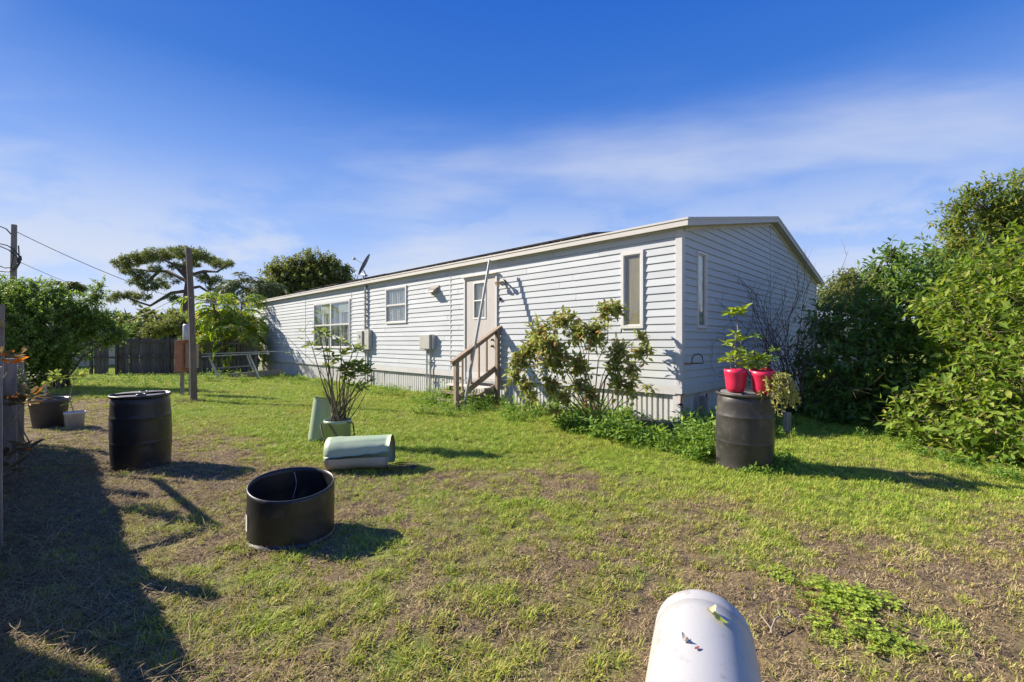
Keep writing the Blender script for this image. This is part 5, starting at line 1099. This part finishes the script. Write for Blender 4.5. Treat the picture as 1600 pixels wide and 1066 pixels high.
plant('oak_tree', (Q(480, 535, 38).x, 38, 0), oak, 75, .9, 11, .27, .15, LF['oak'], M['bark'], 'broad dark oak crown rising behind the far end of the roof', 'tree', 95, .18, tube_every=2, foot=.3, inner=.3, tr_part='trunk', crown='crown', twr=.015, forked=(Q(480, 535, 38).x, 38, 2.5))
# far belt of trees closing the horizon
def belt():
    rs = np.random.RandomState(3); lobes = []
    for k in range(110):
        a = R(-82+164*k/109); d = rs.uniform(70, 85); r_ = rs.uniform(2.4, 4.4); lobes.append((d*math.sin(a), d*math.cos(a), rs.uniform(.8, 2.6), 5.0, 4, r_*.75))
    S, D, Ln = twigs(rs, lobes, 9, 1.2, .4, .7, .4); P, d, n_, l_, w_ = leaf_along(rs, S, D, Ln, 7, .9, .6)
    tag(link('distant_tree_line', leaves(P, d, n_, l_, w_, LF['oak'], 'distant_tree_line')), 'low dark tree line along the horizon', 'trees', kind='stuff')
belt()
# ------------------------------------------------------------------ grass, weeds, litter (instanced, uncountable)
def tint_mat(name, dry, fresh, trans=.3, rough=.6):
    m = bpy.data.materials.new(name); m.use_nodes = True; t = m.node_tree; nn = t.nodes; ll = t.links; b = nn['Principled BSDF']; b.inputs['Roughness'].default_value = rough; b.inputs['Specular IOR Level'].default_value = .3
    at = nn.new('ShaderNodeAttribute'); at.attribute_type = 'INSTANCER'; at.attribute_name = 'tint'
    ge = nn.new('ShaderNodeNewGeometry'); ad = nn.new('ShaderNodeMath'); ad.operation = 'MULTIPLY_ADD'; ad.inputs[1].default_value = .5; ll.new(ge.outputs['Random Per Island'], ad.inputs[0])
    sb = nn.new('ShaderNodeMath'); sb.operation = 'SUBTRACT'; sb.inputs[1].default_value = .25; ll.new(at.outputs['Fac'], sb.inputs[0]); ll.new(sb.outputs[0], ad.inputs[2])
    r = nn.new('ShaderNodeValToRGB'); ll.new(ad.outputs[0], r.inputs[0]); r.color_ramp.elements[0].color = (*dry[0], 1); r.color_ramp.elements[1].color = (*fresh[1], 1)
    for p_, c in ((.35, dry[1]), (.62, fresh[0])): e = r.color_ramp.elements.new(p_); e.color = (*c, 1)
    ll.new(r.outputs[0], b.inputs['Base Color']); tr = nn.new('ShaderNodeBsdfTranslucent'); ll.new(r.outputs[0], tr.inputs[0]); ms = nn.new('ShaderNodeMixShader'); ms.inputs[0].default_value = trans
    ll.new(b.outputs[0], ms.inputs[1]); ll.new(tr.outputs[0], ms.inputs[2]); ll.new(ms.outputs[0], nn['Material Output'].inputs[0]); return m
GM = tint_mat('grass_blades', ((.28, .20, .09), (.46, .41, .12)), ((.44, .48, .075), (.30, .44, .05)))
TM = tint_mat('dead_thatch', ((.20, .14, .08), (.36, .27, .14)), ((.46, .36, .19), (.56, .46, .25)), trans=.15, rough=.8)
def tuft(seed, n, h, w_, rad, lean, segs=3, mt=GM, flat=False):
    rs = np.random.RandomState(seed); V, F = [], []
    for i in range(n):
        a = rs.uniform(0, 6.283); r = rad*math.sqrt(rs.rand()); p = np.array([r*math.cos(a), r*math.sin(a), 0.]); az_ = a+rs.normal()*1.2; hh = h*rs.uniform(.5, 1.2)
        dh = np.array([math.cos(az_), math.sin(az_), 0]); s = np.array([-dh[1], dh[0], 0])*w_*rs.uniform(.6, 1.2)/2; ln = lean*rs.uniform(.4, 1.4); b0 = len(V)
        if flat:
            zz = rs.uniform(.002, .018)
            for k in range(segs+1):
                t_ = k/segs; q = p+dh*hh*t_+s*2*math.sin(t_*2.5)*rs.uniform(-1, 1)*2; q[2] = zz+.02*math.sin(math.pi*t_)*rs.uniform(0, 1); V += [q-s, q+s] if k < segs else [q]
        else:
            for k in range(segs+1):
                t_ = k/segs; ang = ln*t_; q = p+dh*hh*(math.sin(ang)*t_)+np.array([0, 0, hh*t_*math.cos(ang)]); V += [q-s*(1-t_*.7), q+s*(1-t_*.7)] if k < segs else [q]
        for k in range(segs-1): F.append((b0+2*k, b0+2*k+1, b0+2*k+3)); F.append((b0+2*k, b0+2*k+3, b0+2*k+2))
        k = segs-1; F.append((b0+2*k, b0+2*k+1, b0+2*k+2))
    return poly_mesh('tuft', np.array(V), np.array(F), mt)
def leafy(seed, n_st, h, ll, lw, per, mt, rad=.05):
    rs = np.random.RandomState(seed); S = np.stack([rs.uniform(-rad, rad, n_st), rs.uniform(-rad, rad, n_st), np.zeros(n_st)], 1); D = nrm(rs.normal(size=(n_st, 3))*.35+np.array([0, 0, 1.])); Ln = h*rs.uniform(.5, 1.1, n_st)
    P, d, n_, l_, w_ = leaf_along(rs, S, D, Ln, per, ll, lw, .1, .8, .35); return leaves(P, d, n_, l_, w_, mt, 'sprig')
def clover(seed, n, h, ll, mt, rad=.06):
    rs = np.random.RandomState(seed); P, D = [], []
    for i in range(n):
        c = np.array([*rs.uniform(-rad, rad, 2), h*rs.uniform(.5, 1.1)]); a0 = rs.uniform(0, 6.3)
        for k in range(3): P.append(c); D.append([math.cos(a0+k*2.09), math.sin(a0+k*2.09), rs.uniform(-.1, .25)])
    n_ = nrm(np.array([0, 0, 1.])+rs.normal(size=(len(P), 3))*.25); return leaves(np.array(P), np.array(D, float), n_, np.full(len(P), ll), np.full(len(P), ll*.95), mt, 'sprig')
def scatter(name, protos, P, rz, scl, var, tint, label=None, cat=None, tilt=.15):
    if not len(P): return
    n = len(P); me = bpy.data.meshes.new(name); me.vertices.add(n); me.vertices.foreach_set('co', np.asarray(P, np.float32).ravel())
    rs = np.random.RandomState(n)
    rot = np.stack([rs.normal(size=n)*tilt, rs.normal(size=n)*tilt, rz], 1)
    for nm, ty, val, key in (('rot', 'FLOAT_VECTOR', rot, 'vector'), ('scl', 'FLOAT', scl, 'value'), ('tint', 'FLOAT', tint, 'value'), ('var', 'INT', var, 'value')):
        at = me.attributes.new(nm, ty, 'POINT'); at.data.foreach_set(key, np.asarray(val, np.int32 if ty == 'INT' else np.float32).ravel())
    me.update(); o = link(name, me); tag(o, label, cat, kind='stuff')
    c = bpy.data.collections.new(name+'_source')
    for i, pm in enumerate(protos): po = bpy.data.objects.new('%s_source_%02d' % (name, i), pm); c.objects.link(po)
    ng = bpy.data.node_groups.new(name, 'GeometryNodeTree'); ng.interface.new_socket('Geometry', in_out='INPUT', socket_type='NodeSocketGeometry'); ng.interface.new_socket('Geometry', in_out='OUTPUT', socket_type='NodeSocketGeometry')
    a = ng.nodes; gi = a.new('NodeGroupInput'); go = a.new('NodeGroupOutput'); ip = a.new('GeometryNodeInstanceOnPoints'); ci = a.new('GeometryNodeCollectionInfo'); ci.inputs[0].default_value = c; ci.inputs['Separate Children'].default_value = True; ci.inputs['Reset Children'].default_value = True; ip.inputs['Pick Instance'].default_value = True
    def na(nm, ty): q = a.new('GeometryNodeInputNamedAttribute'); q.data_type = ty; q.inputs[0].default_value = nm; return q.outputs[0]
    l = ng.links.new; l(gi.outputs[0], ip.inputs['Points']); l(ci.outputs[0], ip.inputs['Instance']); l(na('rot', 'FLOAT_VECTOR'), ip.inputs['Rotation']); l(na('scl', 'FLOAT'), ip.inputs['Scale']); l(na('var', 'INT'), ip.inputs['Instance Index']); l(ip.outputs[0], go.inputs[0])
    md = o.modifiers.new('scatter', 'NODES'); md.node_group = ng; return o
def infoot(x, y):              # house footprint
    lx = (x-Cx)*.716-(y-Cy)*.698; ly = (x-Cx)*.698+(y-Cy)*.716; return (lx < -.0) & (lx > -WX) & (ly > -.02) & (ly < WY)
def field(seed, density, y0, y1, qmax=1.2, xmax=40):
    """random points of the visible wedge with a density (per m2) that may fall with distance"""
    rs = np.random.RandomState(seed); out = []
    ys = np.arange(y0, y1, .25)
    for y in ys:
        w2_ = min(qmax*(y+.3)+.4, xmax); n = rs.poisson(density(y)*2*w2_*.25); out.append(np.stack([rs.uniform(-w2_, w2_, n), rs.uniform(y, y+.25, n)], 1))
    p = np.concatenate(out); return p[~infoot(p[:, 0], p[:, 1])], rs
def ground_z(x, y): return hgt(x, y)+relief(x, y)-.003
# living grass
den = lambda y: 800 if y < 3.2 else (700 if y < 7 else max(80, 700*(7/y)**1.35))
p, rs = field(1, den, 1.2, 26); gr = green(p[:, 0], p[:, 1]); pat = .8*fbm(p[:, 0]+9, p[:, 1]+3, 13.0, 2)+.2*fbm(p[:, 0]+2, p[:, 1]+13, 5.0, 2)
keep = rs.rand(len(p)) < np.clip(.20+gr*1.1+(pat-.5)*5.0-.08*(1-gr), .02, 1); p, gr, pat = p[keep], gr[keep], pat[keep]; n = len(p)
shade = fbm(p[:, 0]-20, p[:, 1]+5, .8, 3)
tint = np.clip(.22+gr*.52+(pat-.5)*.7+(shade-.5)*.5+rs.normal(size=n)*.12, 0, 1)
sc_ = (.62+.38*gr+(pat-.5)*.9+rs.uniform(-.2, .3, n))*np.where(p[:, 1] > 6, 1.25, 1.0)*np.where(p[:, 1] > 11, 1.5, 1.0)
grass_p = [tuft(i, 14, .046, .0058, .034, 1.0, 3) for i in range(4)]+[tuft(10+i, 9, .068, .006, .03, .9, 3) for i in range(2)]+[tuft(20+i, 9, .036, .0080, .020, 1.15, 3) for i in range(4)]
var = np.where(rs.rand(n) < .05, rs.randint(4, 6, n), rs.randint(0, 4, n)); sm = rs.rand(n) > gr*1.25-.1; var = np.where(sm, rs.randint(6, 10, n), var)
scatter('lawn_grass', grass_p, np.stack([p[:, 0], p[:, 1], ground_z(p[:, 0], p[:, 1])], 1), rs.uniform(0, 6.28, n), np.clip(sc_, .35, 2), var, tint, 'short patchy green grass covering the yard', 'grass')
# dead thatch lying flat
den = lambda y: 480 if y < 4.5 else max(25, 480*(4.5/y)**1.8)
p, rs = field(2, den, 1.2, 16); gr = green(p[:, 0], p[:, 1]); keep = rs.rand(len(p)) < np.clip(1.05-gr, .05, 1); p = p[keep]; n = len(p)
th_p = [tuft(30+i, 12, .045, .0034, .05, 0, 3, TM, True) for i in range(4)]
scatter('dead_thatch', th_p, np.stack([p[:, 0], p[:, 1], ground_z(p[:, 0], p[:, 1])], 1), rs.uniform(0, 6.28, n), rs.uniform(.5, 1.2, n), rs.randint(0, 4, n), rs.uniform(0, 1, n)**1.6*.9, 'dead brown thatch and clippings between the grass', 'dry grass')
# hay-like stalks in the shade by the low fence
rs = np.random.RandomState(6); k = 2600; t_ = rs.rand(k)**.8*7.5; off = rs.gamma(1.5, .26, k)
px_ = nA.x+nd.x*(t_+.3)+.698*(off+.05); py_ = nA.y+nd.y*(t_+.3)+.716*(off+.05)
ok = py_ > .6; px_, py_ = px_[ok], py_[ok]; k = len(px_)
hay_p = [tuft(50+i, 5, .28, .0026, .12, 0, 5, TM, True) for i in range(4)]
scatter('cut_hay', hay_p, np.stack([px_, py_, ground_z(px_, py_)+.01], 1), rs.normal(size=k)*.7, rs.uniform(.45, 1.15, k), rs.randint(0, 4, k), rs.uniform(.0, .62, k), 'long dead stalks raked along the low fence', 'dry grass')
# scattered single long straws on the lawn
p, rs = field(9, lambda y: 3.0 if y < 5 else 0.5, 1.3, 8); n = len(p)
scatter('loose_straw', [tuft(70+i, 1, .22, .0032, .01, 0, 5, TM, True) for i in range(4)], np.stack([p[:, 0], p[:, 1], ground_z(p[:, 0], p[:, 1])+.012], 1), rs.uniform(0, 6.28, n), rs.uniform(.4, 1.1, n), rs.randint(0, 4, n), rs.uniform(.5, 1, n), 'pale loose straws on the lawn', 'dry grass')
def inpoly(px, py, poly):
    r_ = np.zeros(len(px), bool); j = len(poly)-1
    for i in range(len(poly)):
        xi, yi = poly[i]; xj, yj = poly[j]; c = ((yi > py) != (yj > py)) & (px < (xj-xi)*(py-yi)/(yj-yi+1e-12)+xi); r_ ^= c; j = i
    return r_
def patch(name, polypx, density, protos, s0, s1, seed, label, cat, edge=True, mat_t=.5):
    poly = [G(*q) for q in polypx]; xs = [q[0] for q in poly]; ys = [q[1] for q in poly]; A = (max(xs)-min(xs))*(max(ys)-min(ys)); rs = np.random.RandomState(seed); n = int(A*density)
    x = rs.uniform(min(xs), max(xs), n); y = rs.uniform(min(ys), max(ys), n); wob = .25
    ok = inpoly(x+(fbm(x, y, 1.8, 3)-.5)*wob*2, y+(fbm(x+7, y, 1.8, 3)-.5)*wob*2, poly) & ~infoot(x, y); f = fbm(x+3, y+8, 2.2, 3); ok &= rs.rand(n) < np.clip((f-.30)*4, .12, 1); x, y, f = x[ok], y[ok], f[ok]; n = len(x)
    return scatter(name, protos, np.stack([x, y, ground_z(x, y)], 1), rs.uniform(0, 6.28, n), (s0+(s1-s0)*np.clip((f-.35)*3, 0, 1))*rs.uniform(.7, 1.2, n), rs.randint(0, len(protos), n), np.full(n, mat_t), label, cat)
wd1 = [leafy(100+i, 6, .30, .060, .030, 9, LF['weed'], .07) for i in range(4)]+[tuft(110+i, 12, .26, .007, .06, .9, 4) for i in range(2)]
wd2 = [leafy(120+i, 5, .14, .045, .028, 6, LF['weed'], .07) for i in range(4)]
patch('wall_weeds', [(635, 622), (700, 614), (790, 628), (868, 640), (862, 664), (770, 662), (700, 657), (645, 646)], 75, wd1, .6, 1.35, 1, 'tall green weeds growing round the entry steps', 'weeds', mat_t=.75)
patch('corner_weeds', [(868, 650), (960, 655), (1062, 672), (1134, 655), (1134, 722), (1085, 728), (1010, 705), (930, 690), (872, 672)], 150, wd1[:4]+wd2, .75, 1.5, 2, 'leafy weeds under the shrub and round the house corner', 'weeds', mat_t=.7)
patch('skirting_weeds', [(405, 588), (470, 594), (640, 614), (640, 628), (560, 616), (440, 600), (400, 596)], 34, wd1, .4, 1.0, 3, 'low weeds along the foot of the far skirting', 'weeds', mat_t=.7)
patch('gable_grass', [(1068, 664), (1130, 640), (1290, 620), (1480, 700), (1330, 705), (1215, 690), (1130, 690)], 60, wd1[4:]+wd2+wd1[:1], .4, .9, 4, 'long shaded grass and weeds along the gable and under the dark bush', 'weeds', mat_t=.75)
patch('drum_foot_weeds', [(1120, 715), (1165, 742), (1195, 748), (1250, 735), (1235, 715), (1180, 722)], 230, wd2, .5, 1.0, 5, 'small weeds round the foot of the dusty drum', 'weeds')
patch('bush_foot_weeds', [(1385, 700), (1450, 715), (1600, 760), (1700, 760), (1700, 700), (1480, 690)], 120, wd2+wd1[:1], .4, .9, 6, 'low ground weeds under the bright bush', 'weeds')
patch('fence_weeds', [(60, 592), (150, 592), (395, 590), (395, 600), (300, 606), (150, 606), (90, 600)], 10, wd1, .6, 1.2, 7, 'dark weeds along the foot of the board fence', 'weeds', mat_t=.6)
cv = [clover(130+i, 11, .04, .020, LF['clover'], .05) for i in range(4)]
patch('clover_patch', [(1232, 925), (1262, 905), (1340, 935), (1400, 950), (1450, 1000), (1510, 1075), (1410, 1078), (1330, 1035), (1280, 985), (1240, 955)], 330, cv, .8, 1.25, 8, 'bright green clover patch in the right foreground', 'clover')
patch('clover_sprigs', [(1195, 890), (1235, 888), (1265, 918), (1225, 922)], 420, cv, .7, 1.1, 9, 'small clover tuft beyond the clover patch', 'clover')
patch('clover_edge', [(1555, 1010), (1640, 1000), (1640, 1080), (1570, 1080)], 420, cv, .8, 1.2, 10, 'clover patch at the lower right corner', 'clover')
patch('fallen_weed', [(660, 728), (700, 728), (712, 742), (665, 742)], 150, wd2, .4, .8, 12, 'wilted green weed lying right of the split barrel', 'weeds')
# bigger fresh grass tufts in the foreground
p, rs = field(14, lambda y: 10 if y < 5 else 3, 1.3, 8); f = fbm(p[:, 0]+2, p[:, 1]+60, 2.5, 3); ok = (f > .5) & (p[:, 0] > -2.2*p[:, 1]/2.2); p = p[ok]; n = len(p)
scatter('grass_tufts', [tuft(150+i, 15, .085, .0065, .03, 1.0, 4) for i in range(4)], np.stack([p[:, 0], p[:, 1], ground_z(p[:, 0], p[:, 1])], 1), rs.uniform(0, 6.28, n), rs.uniform(.5, 1.1, n), rs.randint(0, 4, n), rs.uniform(.6, .95, n), 'taller fresh grass tufts dotted over the lawn', 'grass')
# mound of litter at the pole foot
mp_ = pp.location; rs = np.random.RandomState(88); k = 70; x = mp_.x+rs.normal(size=k)*.22; y = mp_.y-.05+rs.normal(size=k)*.18
scatter('pole_foot_litter', [tuft(160+i, 10, .12, .006, .05, 1.1, 3, TM) for i in range(3)], np.stack([x, y, ground_z(x, y)], 1), rs.uniform(0, 6.28, k), rs.uniform(.6, 1.3, k), rs.randint(0, 3, k), rs.uniform(0, .5, k), 'dry weeds heaped round the foot of the wooden pole', 'dry grass')
# dead leaves dropped over the yard
p, rs = field(21, lambda y: 5 if y < 6 else 1.0, 1.3, 9); n = len(p)
dl = leaves(np.zeros((1, 3)), np.array([[1., 0, .15]]), np.array([[0, 0, 1.]]), np.array([.05]), np.array([.026]), TM, 'dead_leaf', .3, .2)
scatter('fallen_leaves', [dl], np.stack([p[:, 0], p[:, 1], ground_z(p[:, 0], p[:, 1])+.015], 1), rs.uniform(0, 6.28, n), rs.uniform(.5, 1.2, n), np.zeros(n, int), rs.uniform(0, .9, n), 'small dead leaves scattered over the lawn', 'leaves', tilt=.5)
# debris on the white drum and a dead forked twig
def chip(name, s, xo, size, mt, label, cat, rz=0, curl=.3):
    p_, n_, sd = onwhite(s, xo, .003); a = MB(); nx_ = 5; vs = []
    for j in range(3):
        for i in range(nx_+1):
            u = i/nx_; v = (j-1)/1.0*math.sin(math.pi*(u*.9+.05)); vs.append((size*(u-.5), size*.32*v, size*curl*(u-.5)**2*2+abs(j-1)*size*.08+.001))
    a.add(vs, [(j*(nx_+1)+i, j*(nx_+1)+i+1, (j+1)*(nx_+1)+i+1, (j+1)*(nx_+1)+i) for j in range(2) for i in range(nx_)], True)
    o = a.build(name, mt, None, p_); o.rotation_mode = 'QUATERNION'; o.rotation_quaternion = n_.to_track_quat('Z', 'Y') @ Euler((0, 0, rz)).to_quaternion(); return tag(o, label, cat)
chip('leaf_scrap', .22, .055, .06, LF['plum'], 'wilted green leaf lying on top of the white drum', 'leaf', .9)
chip('leaf_scrap', .19, .025, .05, mat('straw_leaf', (.50, .45, .25), .7), 'pale straw-coloured leaf scrap beside the green leaf on the drum', 'leaf', 2.4, .9)
chip('leaf_scrap', .40, -.055, .035, mat('pale_leaf', (.55, .50, .42), .7), 'curled whitish leaf scrap near the front of the white drum', 'leaf', .5, 1.2)
chip('leaf_scrap', .44, -.02, .022, mat('red_leaf', (.2, .06, .05), .7), 'tiny dark red leaf fleck on the white drum', 'leaf', -.7)
tw = P3(1205, 992); m = MB(); m.tube([(-.01, -.02, .02), (.0, .0, .03), (.05, .05, .05), (.10, .09, .04), (.125, .16, .03)], .004, 6); m.tube([(.0, .0, .03), (-.01, .06, .05), (0, .10, .04)], .003, 6); m.tube([(.09, .085, .04), (.16, .05, .02)], .0028, 5)
tag(m.build('forked_twig', M['stem_pale'], None, tw), 'dry forked twig on the ground right of the white drum', 'twig')
m = MB(); m.tube([(0, 0, .01), (.2, .03, .02), (.45, -.01, .012), (.7, .06, .02)], .008, 6); tag(m.build('dead_stick', M['stem_pale'], None, P3(70, 722), (0, 0, R(-25))), 'pale dead stick lying in the shade by the left fence', 'stick')
